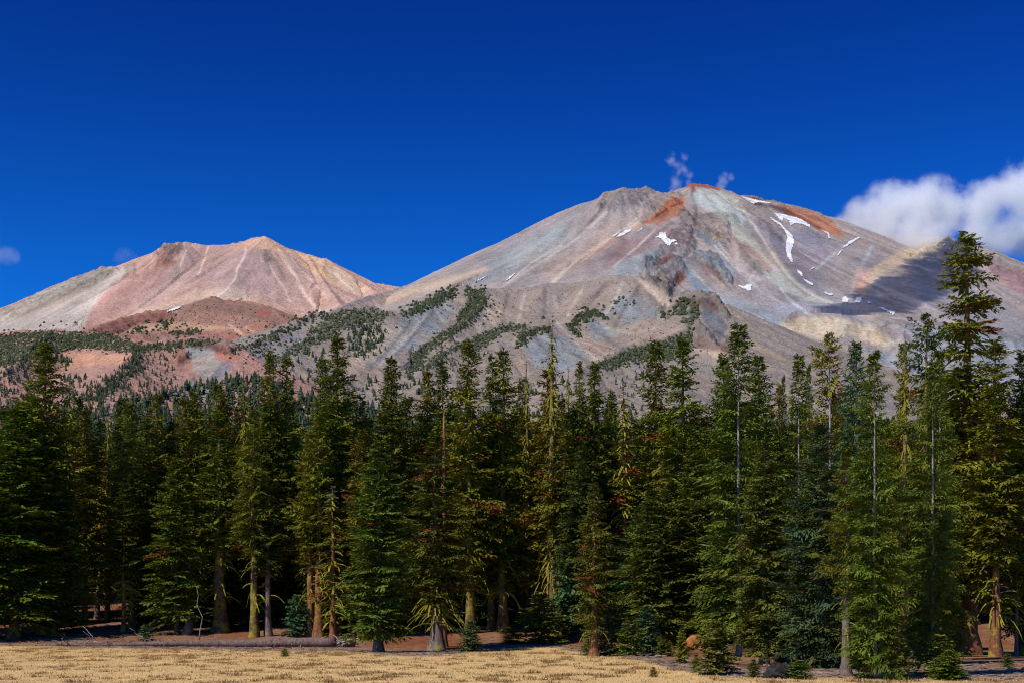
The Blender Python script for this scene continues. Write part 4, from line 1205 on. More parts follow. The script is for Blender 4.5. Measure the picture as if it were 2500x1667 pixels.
b = N.n('ShaderNodeBsdfPrincipled'); b.inputs['Roughness'].default_value = 1.0; b.inputs['Specular IOR Level'].default_value = 0.05
at = N.n('ShaderNodeVertexColor', layer_name='soil'); geo = N.n('ShaderNodeNewGeometry')
nz = N.noise(2.2, 6, geo.outputs['Position'], 0.75)
N.l(N.mix(1.0, at.outputs['Color'], N.ramp(nz.outputs['Fac'], [(0.3, (0.62, 0.6, 0.58)), (0.55, (1, 1, 1)), (0.75, (1.2, 1.2, 1.15))]).outputs[0], 'MULTIPLY'), b.inputs['Base Color'])
bp = N.n('ShaderNodeBump'); bp.inputs['Strength'].default_value = 0.8; bp.inputs['Distance'].default_value = 0.12
N.l(nz.outputs['Fac'], bp.inputs['Height']); N.l(bp.outputs[0], b.inputs['Normal'])
N.l(b.outputs[0], N.out.inputs[0])
nr, nc = GY.shape
gi = np.arange(nr * nc).reshape(nr, nc)
gq = np.stack([gi[:-1, :-1], gi[:-1, 1:], gi[1:, 1:], gi[1:, :-1]], -1).reshape(-1, 4)
me = mesh_np('ground', np.stack([gxf, gyf, gz], 1), gq, True, [N.mat])
colour_attr(me, 'soil', gcol)
link('ground', me, kind='structure', label='dry golden meadow running into bare brown soil under the firs')

# dry grass and low brown forbs of the meadow
grng = np.random.RandomState(77)
def tufts(n, y0, y1):
    y = np.sqrt(grng.uniform(y0 ** 2, y1 ** 2, n)); u = grng.uniform(-0.44, 0.44, n)
    return u * y, y
tx, ty = tufts(88000, 52, 156)
tl = grass_limit(CX + tx / ty * FPX)
dens = fbm(tx / 3.0, ty / 5.0, 241, 3)
keep = (ty < tl + 2.5 * fbm(tx / 4, ty / 4, 247, 2)) & (dens > -0.42) | ((ty < tl + 9) & (grng.rand(len(ty)) < 0.22))
tx, ty = tx[keep], ty[keep]
tz = ground_z(tx, ty)
sp = sstep(0.08, 0.40, fbm(tx / 1.7, ty / 3.0, 223, 4) + 0.35 * fbm(tx / 9, ty / 14, 229, 3)) > grng.rand(len(tx)) * .8
nt = len(tx); nb = 4
ang = grng.uniform(0, 6.283, (nt, nb)); hgt = grng.uniform(.03, .10, (nt, nb)) * np.where(sp, 1.8, 1.0)[:, None]
spread = grng.uniform(.05, .26, (nt, nb)); wd = grng.uniform(.010, .024, (nt, nb)) * np.where(sp, 1.8, 1.0)[:, None]
ox = grng.normal(0, .13, (nt, nb)); oy = grng.normal(0, .13, (nt, nb))
bx = tx[:, None] + ox; by_ = ty[:, None] + oy; bz = np.repeat(tz[:, None], nb, 1)
ca, sa = np.cos(ang), np.sin(ang)
V = np.stack([np.stack([bx - sa * wd, by_ + ca * wd, bz - .02], -1), np.stack([bx + sa * wd, by_ - ca * wd, bz - .02], -1), np.stack([bx + ca * spread, by_ + sa * spread, bz + hgt], -1)], 2).reshape(-1, 3)
me = mesh_np('grass', V, np.arange(len(V)).reshape(-1, 3), False)
base_c = np.where(sp[:, None], lin((152,118,68))[None], lin((224,190,130))[None]) * grng.uniform(.75, 1.2, (nt, 1))
base_c *= (1 + .35 * fbm(tx / 5, ty / 8, 261, 3))[:, None]
gr = grng.rand(nt) < np.where(fbm(tx / 6, ty / 9, 271, 2) > .25, .35, .03)
base_c[gr] = lin((134,120,66))
colour_attr(me, 'leaf', np.repeat(base_c, nb * 3, 0))
N = Nodes('dry_grass')
at = N.n('ShaderNodeVertexColor', layer_name='leaf')
b = N.n('ShaderNodeBsdfPrincipled'); b.inputs['Roughness'].default_value = 0.8; N.l(at.outputs['Color'], b.inputs['Base Color'])
t = N.n('ShaderNodeBsdfTranslucent'); N.l(at.outputs['Color'], t.inputs['Color'])
m = N.n('ShaderNodeMixShader'); m.inputs[0].default_value = .3
N.l(b.outputs[0], m.inputs[1]); N.l(t.outputs[0], m.inputs[2]); N.l(m.outputs[0], N.out.inputs[0])
me.materials.append(N.mat)
link('grass', me, kind='stuff', label='short dry golden grass with brown patches of withered plants')

# ------------------------------------------------------------------ litter of sticks and bark, stones
srng = np.random.RandomState(91)
def stick_boxes(cx, cy, cz, L, W, az, tilt):
    n = len(cx)
    d = np.stack([np.cos(az) * np.cos(tilt), np.sin(az) * np.cos(tilt), np.sin(tilt)], 1)
    s = np.stack([-np.sin(az), np.cos(az), np.zeros(n)], 1); u = np.cross(d, s)
    c = np.stack([cx, cy, cz], 1)
    tri = [(1, 0), (-.5, .86), (-.5, -.86)]
    ends = []
    for e, k in ((-.5, 1.0), (.5, .45)):
        for a, bb in tri:
            ends.append(c + d * (L * e)[:, None] + (s * a + u * bb) * (W * k)[:, None])
    V = np.stack(ends, 1).reshape(-1, 3)
    f = np.array([(0, 1, 4, 3), (1, 2, 5, 4), (2, 0, 3, 5)])
    F = (np.arange(n)[:, None, None] * 6 + f[None]).reshape(-1, 4)
    return V, F
n = 3600
px_ = srng.uniform(-60, 2560, n); over = srng.gamma(1.4, 7.0, n)
sy = grass_limit(px_) + over; sx = px_x(px_, sy)
V, F = stick_boxes(sx, sy, ground_z(sx, sy) + .03, srng.gamma(2, .35, n) + .2, srng.uniform(.012, .05, n), srng.uniform(0, 6.28, n), srng.normal(0, .08, n))
M_LITTER = plain_material('brown_litter', (0.13, 0.085, 0.06), (0.36, 0.29, 0.23), 0.8)
me = mesh_np('forest_litter', V, F, False, [M_LITTER])
link('forest_litter', me, kind='stuff', label='pale sticks and bark scattered on the bare soil')

def rock_mesh(rng, r, flat=.7, n1=9, n2=6, name='stone', mat=None):
    V = [(0, 0, -r * flat)]
    for i in range(1, n2):
        th = math.pi * i / n2
        for j in range(n1):
            ph = 2 * math.pi * j / n1
            k = r * (1 + rng.normal(0, .13))
            V.append((k * math.sin(th) * math.cos(ph), k * math.sin(th) * math.sin(ph), -k * flat * math.cos(th)))
    V.append((0, 0, r * flat))
    T = [(0, 1 + (j + 1) % n1, 1 + j) for j in range(n1)]
    Q = [(1 + i * n1 + j, 1 + i * n1 + (j + 1) % n1, 1 + (i + 1) * n1 + (j + 1) % n1, 1 + (i + 1) * n1 + j) for i in range(n2 - 2) for j in range(n1)]
    e = 1 + (n2 - 2) * n1; L = len(V) - 1
    T += [(e + j, e + (j + 1) % n1, L) for j in range(n1)]
    return mesh_np(name, V, [np.array(T), np.array(Q)], False, [mat])
M_STONE = plain_material('pale_stone', (0.17, 0.135, 0.11), (0.40, 0.345, 0.30), 4.0, bump=.05)
M_STONE_WARM = plain_material('warm_soil_crust', (0.13, 0.075, 0.048), (0.30, 0.20, 0.14), 3.0, bump=.08)
stone_me = [rock_mesh(np.random.RandomState(300 + i), .2, .55, 7, 5, 'stone', M_STONE) for i in range(5)]
STONES = [(1470,1601,1.1),(1483,1600,.8),(1518,1603,.7),(1534,1600,1.0),(1553,1604,1.2),(1566,1601,.9),(1580,1602,1.3),(1596,1599,1.9),(1606,1603,2.3),(1622,1601,1.4),(1628,1594,1.6),(1640,1590,1.9),(1648,1585,1.2),(1690,1640,1.1),(1702,1637,1.4),(1745,1643,1.2),(1757,1639,.9),(1778,1645,1.4),(1796,1644,1.3),(1800,1650,1.0),(1825,1648,.8),(1842,1651,1.0)]
for i, (px, py, k) in enumerate(STONES):
    D = base_depth(py); x = px_x(px, D)
    o = link('stone', stone_me[i % 5], label='small pale stone in the row of stones at the edge of the grass', category='stone', group='pale stones at the grass edge')
    o.location = (x, D, float(ground_z(np.array([x]), np.array([D]))[0]) + .05 * k); o.scale = (k * .75, k * .6, k * .5); o.rotation_euler = (0, 0, i * .37)

# ------------------------------------------------------------------ fallen log with branch stubs, root wood and dead top
def tube(pts, radii, sides=10, cap=True, rough=0.0, rng=None):
    P = np.asarray(pts, float); n = len(P)
    T = np.gradient(P, axis=0); T /= np.linalg.norm(T, axis=1)[:, None]
    ref = np.array([0, 0, 1.0]) if abs(T[0, 2]) < .8 else np.array([1.0, 0, 0])
    A = np.cross(T, ref); A /= np.linalg.norm(A, axis=1)[:, None]; B = np.cross(A, T)
    a = np.arange(sides) / sides * 2 * np.pi
    R = np.asarray(radii)[:, None] * (1 + (rough * rng.normal(0, 1, (n, sides)) if rng is not None else 0))
    V = P[:, None] + A[:, None] * (R * np.cos(a))[..., None] + B[:, None] * (R * np.sin(a))[..., None]
    V = V.reshape(-1, 3)
    Q = [(i * sides + j, i * sides + (j + 1) % sides, (i + 1) * sides + (j + 1) % sides, (i + 1) * sides + j) for i in range(n - 1) for j in range(sides)]
    V = np.vstack([V, P[:1], P[-1:]])
    Tt = [(j, len(V) - 2, (j + 1) % sides) for j in range(sides)] + [((n - 1) * sides + j, (n - 1) * sides + (j + 1) % sides, len(V) - 1) for j in range(sides)]
    return V, np.array(Q), np.array(Tt)

class Joined:
    def __init__(s): s.V, s.Q, s.T, s.n = [], [], [], 0
    def add(s, V, Q, T):
        s.V.append(V); s.Q.append(Q + s.n); s.T.append(T + s.n); s.n += len(V)
    def mesh(s, name, mat, smooth=True):
        return mesh_np(name, np.vstack(s.V), [np.vstack(s.Q), np.vstack(s.T)], smooth, [mat])

def world_pt(px, py):
    D = base_depth(py); x = px_x(px, D)
    return np.array([x, D, float(ground_z(np.array([x]), np.array([D]))[0])])

lrng = np.random.RandomState(55)
A = world_pt(818, 1577); Bp = world_pt(128, 1575)
A[1] = Bp[1] = 0.5 * (A[1] + Bp[1]) ; A[1] -= 2; Bp[1] += 1
A[0] = px_x(818, A[1]); Bp[0] = px_x(128, Bp[1])
gl = lambda p: float(ground_z(np.array([p[0]]), np.array([p[1]]))[0])
root = thing('fallen_log', (A[0], A[1], gl(A)), 'long fallen log with branch stubs lying along the far edge of the meadow', 'log')
s = np.linspace(0, 1, 40)
P = A[None] * (1 - s)[:, None] + Bp[None] * s[:, None]
rad = np.interp(s, [0, .25, .5, .7, .85, 1], [.54, .50, .39, .28, .16, .08])
rad = rad * (1 + .05 * np.sin(s * 37) + .04 * np.sin(s * 83))
P[:, 2] = [gl(p) for p in P]; P[:, 2] += rad * 0.88
P[:, 2] += .05 * np.sin(s * 14); P[:, 1] += .35 * np.sin(s * 5)
P0 = np.array(root.location)
J = Joined(); J.add(*tube(P - P0, rad, 12, True, .035, lrng))
M_LOG = bark_material('weathered_log_bark', (0.085, 0.055, 0.045), (0.24, 0.165, 0.135), 0)
link('log_trunk', J.mesh('log_trunk', M_LOG), root)
for i in range(46):
    t = lrng.uniform(.04, .97); c = np.array([np.interp(t, s, P[:, k]) for k in range(3)]) - P0; r = np.interp(t, s, rad)
    a = lrng.uniform(-2.9, .6); d = np.array([lrng.normal(0, .25), -math.cos(a + 1.2), math.sin(a + 1.2)]) ; d /= np.linalg.norm(d)
    L = lrng.uniform(.08, .3) if t < .6 else lrng.uniform(.2, .8)
    v, q, tt = tube([c + d * r * .8, c + d * (r + L * .5), c + d * (r + L)], [.05, .04, .02], 5)
    link('branch_stub', mesh_np('branch_stub', v, [q, tt], True, [M_TWIG]), root)
for i, (px, L, dz) in enumerate([(150,1.3,.7),(188,1.8,1.0),(218,2.4,1.6),(240,1.6,.7),(258,1.4,.4),(352,2.2,1.3),(366,1.6,.8),(395,1.5,.6),(476,2.8,2.9),(420,1.2,.5),(300,1.8,.5),(330,1.3,.3)]):
    x = px_x(px, A[1]); t = np.interp(-x, -P[:, 0], s); c = np.array([np.interp(t, s, P[:, k]) for k in range(3)]) - P0
    pts = [c]
    for j in range(5):
        pts.append(pts[-1] + np.array([lrng.normal(0, .22) - .12, lrng.normal(-.05, .12), dz / 5 * lrng.uniform(.5, 1.5)]) * (L / 2.0 + .4))
    v, q, tt = tube(pts, np.linspace(.075, .02, 6), 5)
    link('dead_branch', mesh_np('dead_branch', v, [q, tt], True, [M_TWIG]), root)
# root wood: pale splintered roots at the thick end
Rw = world_pt(835, 1578)
root = thing('root_wad', Rw, 'pale splintered roots and broken wood heaped at the thick end of the log', 'dead wood')
for i in range(34):
    a = lrng.uniform(0, 6.28); L = lrng.uniform(.8, 2.6)
    o = np.array([lrng.normal(0, .9), lrng.normal(0, .5), lrng.uniform(.1, .9)])
    d = np.array([math.cos(a), .4 * math.sin(a), lrng.uniform(-.15, .75)])
    pts = [o + d * L * k + np.array([0, 0, -.12 * k * k * L]) + lrng.normal(0, .06, 3) for k in np.linspace(-.4, .6, 5)]
    for p in pts: p[2] = max(p[2], .02)
    v, q, tt = tube(pts, np.array([.11, .13, .10, .07, .03]) * lrng.uniform(.5, 1.1), 6)
    link('root', mesh_np('root', v, [q, tt], True, [M_TWIG if i % 4 else M_BARK_GREY]), root)
v, q, tt = tube([(-.6, .2, .1), (.6, .0, 1.1), (2.0, -.1, 2.1), (2.9, -.1, 2.4)], [.14, .13, .10, .05], 7)
link('root', mesh_np('root', v, [q, tt], True, [M_TWIG]), root)
v = rock_mesh(lrng, .75, .8, 9, 7, 'stump_core', M_BARK_GREY); o = link('stump_core', v, root); o.location = (.7, .3, .45)

# orange rotten log on end of the stone row, brush heap, mound darkened by painted shade, grey slope of dead brush
def heap(name, px, py, wpx, hpx, n, mat, label, cat, seed, core=None, rr=.05, depth_m=1.0):
    rng = np.random.RandomState(seed); c = world_pt(px, py); D = c[1]; w = wpx / FPX * D; h = hpx / FPX * D
    root = thing(name, c, label, cat)
    J = Joined()
    for i in range(n):
        u = rng.uniform(-1, 1); z = h * (1 - u * u) * rng.uniform(.1, 1.0); a = rng.uniform(0, 6.28); L = rng.uniform(.5, 1.6) * w * .45
        o = np.array([u * w * .9, rng.normal(0, .35) * depth_m, z]); d = np.array([math.cos(a), .5 * math.sin(a), rng.normal(.05, .25)])
        pts = [o + d * L * k for k in (-.5, 0, .5)]
        for p in pts: p[2] = max(.03, p[2])
        J.add(*tube(pts, np.array([.7, 1, .4]) * rr * rng.uniform(.5, 1.4), 5))
    o = link('branch_pile', J.mesh('branch_pile', mat), root, kind='stuff')
    if core is not None:
        m = rock_mesh(rng, 1.0, .9, 12, 8, 'earth_core', core); o = link('earth_core', m, root); o.scale = (w * .9, depth_m * 1.2, h * .75); o.location = (0, .6, h * .12)
    return root
M_ORANGE = plain_material('rotten_orange_wood', (0.22, 0.065, 0.016), (0.50, 0.20, 0.065), 2.2, bump=.1)
r0 = world_pt(1690, 1592)
root = thing('rotten_log', r0, 'short bright orange rotten log lying among stones behind the thin young fir', 'log')
J = Joined(); J.add(*tube([(-.95, -.5, .25), (-.4, -.1, .75), (.3, .2, 1.25), (.75, .4, 1.5)], [.36, .50, .48, .30], 10, True, .10, lrng)); link('log_body', J.mesh('log_body', M_ORANGE), root)
for i in range(9):
    o = np.array([lrng.uniform(-.9, .9), lrng.uniform(-.7, .1), lrng.uniform(.1, .5)]); d = lrng.normal(0, .5, 3); d[2] = abs(d[2]) * .6
    v, q, tt = tube([o, o + d * .6, o + d * 1.2], [.14, .12, .05], 5); link('wood_chunk', mesh_np('wood_chunk', v, [q, tt], True, [M_ORANGE]), root)
v, q, tt = tube([(.7, .4, 1.45), (1.3, .2, 1.25), (1.9, .1, 1.4)], [.10, .09, .05], 6); link('broken_branch', mesh_np('broken_branch', v, [q, tt], True, [M_TWIG]), root)
heap('brush_heap', 1913, 1618, 30, 24, 90, M_RUST, 'heap of rusty dead brush on bare soil left of the large blue green fir', 'brush', 61, M_STONE_WARM, .05)
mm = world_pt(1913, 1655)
me = rock_mesh(np.random.RandomState(64), 1.0, .8, 16, 10, 'boulder', plain_material('shade_painted_boulder', (0.012, 0.011, 0.010), (0.05, 0.045, 0.038), 3.0, bump=.1))  # near black base colour stands in for shade on the boulder
o = link('boulder', me, label='rounded boulder with shade painted into its dark colour at the grass edge below the rusty brush heap', category='boulder'); o.location = (mm[0], mm[1] + .4, mm[2] + .2); o.scale = (.85, .8, .62)
heap('brush_pile', 1425, 1561, 34, 22, 110, M_STONE_WARM, 'grey pink pile of dead twigs between the young dark fir and the flared red foot', 'brush', 67, None, .035)
heap('brush_pile', 1665, 1590, 14, 12, 60, M_TWIG, 'pale heap of bleached twigs left of the orange rotten log', 'brush', 68, None, .03)
heap('brush_pile', 2128, 1640, 36, 16, 120, M_RUST, 'low brown mat of dead needles and twigs between the two grey trunks', 'brush', 69, None, .03)
heap('brush_pile', 1795, 1585, 30, 18, 80, M_STONE_WARM, 'brown pile of twigs behind the dense young fir on the bare ground', 'brush', 70, None, .035)
# ------------------------------------------------------------------ thickets and small firs on the hills
hrng = np.random.RandomState(5)
def zone(pts, n, size, thr=None, kind='shrub', line_w=None, freq=18.0):
    pts = np.array(pts, float)
    if line_w is None:
        lo, hi = pts.min(0), pts.max(0)
        p = hrng.uniform(lo, hi, (n * 3, 2)); p = p[in_poly(p[:, 0], p[:, 1], pts)][:n]
    else:
        seg = np.linalg.norm(np.diff(pts, axis=0), axis=1); cum = np.concatenate([[0], np.cumsum(seg)])
        t = hrng.uniform(0, cum[-1], n)
        p = np.stack([np.interp(t, cum, pts[:, 0]), np.interp(t, cum, pts[:, 1])], 1) + hrng.normal(0, line_w, (n, 2))
    if kind == 'shrub':
        p = p + hrng.normal(0, 2.5, p.shape) + hrng.normal(0, 11, p.shape) * (hrng.rand(len(p), 1) < .13)
    if thr is not None:
        p = p[fbm(p[:, 0] / freq, p[:, 1] / freq, 301, 3) > thr]
    return [(x, y, hrng.uniform(*size), kind) for x, y in p]
SP = []
SP += zone([(-60,826),(0,819),(130,811),(270,817),(330,840),(372,842),(430,836),(500,829),(540,836),(480,843),(420,853),(330,862),(300,862),(240,852),(180,852),(140,862),(100,872),(50,890),(-60,905)], 2600, (5,9))
SP += zone([(-60,870),(130,858),(160,880),(110,930),(40,1010),(-60,1020)], 800, (7,15), -.12, 'fir')
SP += zone([(338,868),(310,915),(270,945),(225,970),(190,990)], 380, (8,15), None, 'fir', 12)
SP += zone([(320,862),(400,868),(425,900),(440,960),(400,995),(345,970),(305,915)], 340, (7,13), -.02, 'fir', freq=14)
SP += zone([(150,920),(300,922),(350,1000),(200,1030),(140,980)], 320, (8,17), -.1, 'fir')
SP += zone([(380,840),(450,845),(470,870),(400,880)], 90, (6,12), -.05, 'fir')
SP += zone([(150,868),(180,880),(160,905),(145,885)], 30, (8,16), None, 'fir')
SP += zone([(-60,985),(200,1005),(300,985),(400,966),(500,936),(560,925),(640,928),(720,962),(830,985),(900,1000),(1000,985),(1000,1100),(-60,1100)], 1500, (18,32), None, 'fir')
SP += zone([(790,775),(842,757),(900,756),(960,765),(930,788),(900,790),(850,800),(800,832),(760,848),(690,882),(650,902),(640,890),(740,828),(765,800)], 1200, (4,8), -.3)
SP += zone([(845,790),(935,785),(945,830),(920,850),(880,875),(852,872)], 240, (8,19), -.1, 'fir', freq=14)
SP += zone([(850,850),(940,840),(950,860),(870,885)], 40, (8,14), None, 'fir')
SP += zone([(560,862),(640,832),(700,806),(762,772),(790,770)], 230, (5,10), None, 'shrub', 7)
SP += zone([(600,870),(660,850),(720,830)], 60, (5,9), None, 'shrub', 8)
SP += zone([(985,768),(1046,744),(1085,722),(1110,708)], 330, (5,10), None, 'shrub', 7)
SP += zone([(1005,762),(1090,715),(1125,708),(1120,735),(1060,755)], 150, (5,9), -.05)
SP += zone([(1130,705),(1178,708),(1190,730),(1175,760),(1160,785),(1100,822),(1060,847),(1030,880),(1022,905),(998,918),(998,880),(1030,845),(1080,815),(1110,795),(1128,762),(1145,735)], 1500, (5,9), -.4)
SP += zone([(1190,720),(1230,750),(1200,800),(1170,800)], 26, (5,8))
SP += zone([(1020,892),(1084,855),(1143,830),(1217,800),(1293,792),(1292,806),(1230,814),(1210,826),(1190,848),(1160,858),(1120,850),(1060,890),(1030,912)], 900, (5,9), -.35)
SP += zone([(1060,870),(1180,850),(1200,870),(1080,930),(1030,940)], 220, (6,12), -.05, 'fir')
SP += zone([(1262,848),(1268,820),(1300,803),(1342,798),(1342,812),(1300,818),(1280,842)], 170, (6,11), -.25)
SP += zone([(1390,799),(1405,775),(1434,758),(1462,766),(1486,781),(1458,776),(1445,771),(1437,787),(1425,787),(1420,777),(1405,792)], 260, (6,11))
SP += zone([(1392,803),(1404,810),(1414,822)], 40, (6,10), None, 'shrub', 3)
SP += zone([(1450,735),(1480,745),(1510,725),(1560,725),(1550,745),(1470,760)], 60, (5,9), .0)
SP += zone([(1600,790),(1640,745),(1672,728),(1705,745),(1702,772),(1694,800),(1680,818),(1668,800),(1660,770),(1635,772)], 250, (6,12), -.05)
SP += zone([(1446,893),(1500,869),(1551,849),(1600,840),(1660,822),(1690,815),(1692,850),(1670,862),(1640,880),(1600,888),(1560,878),(1500,900),(1460,908)], 800, (5,10), -.35)
SP += zone([(1440,905),(1560,888),(1660,880),(1650,950),(1560,985),(1440,985)], 260, (7,15), .02, 'fir')
SP += zone([(300,814),(360,790),(430,784),(430,800),(340,816)], 170, (5,9), -.05)
SP += zone([(415,816),(450,813),(492,811)], 110, (5,8), None, 'shrub', 2)
SP += zone([(420,750),(600,745),(690,790),(640,830),(420,830)], 120, (4,7), .1)
SP += zone([(700,880),(770,852),(840,885),(850,930),(700,950)], 90, (9,20), 0, 'fir')
SP += zone([(860,925),(1020,905),(1060,960),(860,985)], 120, (9,20), -.05, 'fir')
SP += zone([(1040,940),(1400,930),(1440,1010),(1040,1060)], 320, (10,22), 0.02, 'fir')
SP += zone([(1440,1000),(1660,960),(1700,1060),(1440,1080)], 160, (12,22), 0, 'fir')

SP += zone([(-900,1040),(1700,1030),(3400,1060),(3400,1240),(-900,1240)], 3900, (26,46), None, 'fir')

SP += zone([(985,770),(1110,712),(1240,712),(1540,682),(1620,745),(1680,830),(1450,890),(1300,900),(1150,870),(1000,930),(820,920),(600,900),(760,800)], 650, (2.5,4.5))
SP += zone([(400,760),(520,735),(690,790),(600,840),(420,830),(230,815)], 220, (2.5,4.5))

def jag_fir(rng, sides=7, tiers=3):
    V, T = [], []
    for k in range(tiers):
        zb = .06 + .86 * k / tiers * .95; zt = min(1.0, zb + .95 / tiers * 1.5); r = .27 * (1 - k / tiers) ** .8 + .03
        b0 = len(V)
        for j in range(sides):
            a = 6.283 * (j + rng.uniform(-.3, .3)) / sides; rr = r * rng.uniform(.55, 1.25)
            V.append((rr * math.cos(a), rr * math.sin(a), zb + rng.uniform(-.05, .05)))
        V.append((rng.normal(0, .02), rng.normal(0, .02), zt))
        T += [(b0 + j, b0 + (j + 1) % sides, b0 + sides) for j in range(sides)]
    return np.array(V), np.array(T)
def lump(rng, sides=6):
    V = [(0, 0, .85)]
    for ring, (r, z) in enumerate(((.42, .62), (.62, .12))):
        for j in range(sides):
            a = 6.283 * (j + .5 * ring + rng.uniform(-.25, .25)) / sides; k = rng.uniform(.7, 1.3)
            V.append((r * k * math.cos(a), r * k * math.sin(a), z * rng.uniform(.6, 1.3)))
    T = [(1 + j, 1 + (j + 1) % sides, 0) for j in range(sides)]
    for j in range(sides):
        a, b_, c, d = 1 + j, 1 + (j + 1) % sides, 1 + sides + j, 1 + sides + (j + 1) % sides
        T += [(c, d, a), (d, b_, a)]
    return np.array(V), np.array(T)
FIRS = [jag_fir(np.random.RandomState(400 + i)) for i in range(7)]
LUMPS = [lump(np.random.RandomState(420 + i)) for i in range(6)]
N = Nodes('hill_foliage')
at = N.n('ShaderNodeVertexColor', layer_name='leaf'); oi = N.n('ShaderNodeObjectInfo')
b = N.n('ShaderNodeBsdfPrincipled'); b.inputs['Roughness'].default_value = .8; b.inputs['Specular IOR Level'].default_value = .1
N.l(N.mix(1.0, at.outputs['Color'], oi.outputs['Color'], 'MULTIPLY'), b.inputs['Base Color']); N.l(b.outputs[0], N.out.inputs[0])
M_HILL = N.mat
plants = []
for x, y, sz, kind in SP:
    h = hit(x, y)
    if h is None:
        continue
    D = h[0]
    if D < 320:
        continue
    plants.append((px_x(x, D), D + 1.5, px_z(y, D), sz / FPX * D, kind, sz, x))
# the largest of them stand as single trees
order = sorted((i for i, p in enumerate(plants) if p[4] == 'fir'), key=lambda i: -plants[i][5])
singles = set(order[:60])
single_me = []
for i, (v, t) in enumerate(FIRS):
    me = mesh_np('far_fir', v, t, False, [M_HILL])
    colour_attr(me, 'leaf', np.repeat([(1, 1, 1)], len(v), 0)); single_me.append(me)
VV, TT, CC, off = [], [], [], 0
for i, (x, d, z, s, kind, sz, px) in enumerate(plants):
    c = np.array((.050, .066, .030)) * hrng.uniform(.7, 1.25) if kind == 'fir' else np.array((.066, .078, .034)) * hrng.uniform(.7, 1.25)
    if hrng.rand() < .06: c = np.array((.13, .115, .10))
    if i in singles:
        o = link('far_fir', single_me[i % 7], label='small dark fir in the far wood below the hills', category='tree', group='small firs of the far wood')
        o.location = (x, d, z - .04 * s); o.scale = (s, s, s); o.rotation_euler = (0, 0, i * 1.3); o.color = (*c, 1)
        continue
    v, t = (FIRS[i % 7] if kind == 'fir' else LUMPS[i % 6])
    a = i * 2.1; ca, sa = math.cos(a), math.sin(a)
    k = s if kind == 'fir' else s * .8
    R = np.array([[ca, -sa, 0], [sa, ca, 0], [0, 0, 1]])
    VV.append((v @ R.T) * k + (x, d, z - .05 * k)); TT.append(t + off); off += len(v)
    CC.append(np.repeat(c[None], len(v), 0) * hrng.uniform(.85, 1.15, (len(v), 1)))
me = mesh_np('hillside_thicket', np.vstack(VV), np.vstack(TT), False, [M_HILL])
colour_attr(me, 'leaf', np.vstack(CC))
o = link('hillside_thicket', me, kind='stuff', label='dark green thickets and small firs dotted over the hills')
o.color = (1, 1, 1, 1)

# ------------------------------------------------------------------ clouds: soft bodies of vapour
def cloud(name, blobs, dens, label, nscale, seed, cut=.35, group=None, aniso=0.0, soft=1.0, namp=1.6, field_blobs=True, k=.25):
    """blobs: (centre, radius). The body is one closed mesh round all blobs; density falls to nothing inside it."""
    ctr = np.mean([c for c, r in blobs], 0)
    bmv, bmf, off = [], [], 0
    import bmesh
    bm = bmesh.new()
    for c, r in blobs:
        m4 = bmesh.ops.create_icosphere(bm, subdivisions=2, radius=float(r) * 1.08)
        bmesh.ops.translate(bm, verts=m4['verts'], vec=Vector(np.array(c) - ctr))
    me = bpy.data.meshes.new(name); bm.to_mesh(me); bm.free()
    N = Nodes(name + '_vapour')
    tc = N.n('ShaderNodeTexCoord')
    best = None
    for c, r in (blobs if field_blobs else []):
        sub = N.n('ShaderNodeVectorMath', operation='DISTANCE'); N.l(tc.outputs['Object'], sub.inputs[0]); sub.inputs[1].default_value = tuple(np.array(c) - ctr)
        v = N.math('MULTIPLY_ADD', sub.outputs['Value'], -1.0 / float(r), 1.0)
        best = v if best is None else N.math('SMOOTH_MAX', best, v, k)
    mp = N.n('ShaderNodeMapping'); N.l(tc.outputs['Object'], mp.inputs['Vector']); mp.inputs['Location'].default_value = (seed * 137.0, seed * 71.0, 0)
    nz = N.noise(nscale, 6, mp.outputs[0], .62)
    nn = N.math('MULTIPLY_ADD', nz.outputs['Fac'], namp, -namp * .5)
    if field_blobs:
        field = N.math('ADD', best, nn)
        field = N.math('SUBTRACT', field, cut)
        field = N.math('MULTIPLY', field, 1.0 / soft)
        cl = N.n('ShaderNodeClamp'); N.l(field, cl.inputs[0])
        edge = N.n('ShaderNodeClamp'); N.l(N.math('MULTIPLY', best, 5.0), edge.inputs[0])
        d = N.math('MULTIPLY', N.math('MULTIPLY', cl.outputs[0], edge.outputs[0]), dens)
    else:
        cl = N.n('ShaderNodeClamp'); N.l(N.math('ADD', nn, .75), cl.inputs[0])
        d = N.math('MULTIPLY', cl.outputs[0], dens)
    vol = N.n('ShaderNodeVolumePrincipled'); vol.inputs['Color'].default_value = (.995, .995, .99, 1); vol.inputs['Anisotropy'].default_value = aniso
    N.l(d, vol.inputs['Density']); N.l(vol.outputs[0], N.out.inputs['Volume'])
    me.materials.append(N.mat)
    o = link(name, me, label=label, category='cloud')
    if group: o['group'] = group
    o.location = ctr
    rm = o.modifiers.new('skin', 'REMESH'); rm.mode = 'VOXEL'; rm.voxel_size = float(min(r for c, r in blobs)) * .22
    return o
def P3(px, py, D): return np.array([px_x(px, D), D, px_z(py, D)])
def blob(px, py, D, rpx): return (P3(px, py, D), rpx / FPX * D)
CD = 6600
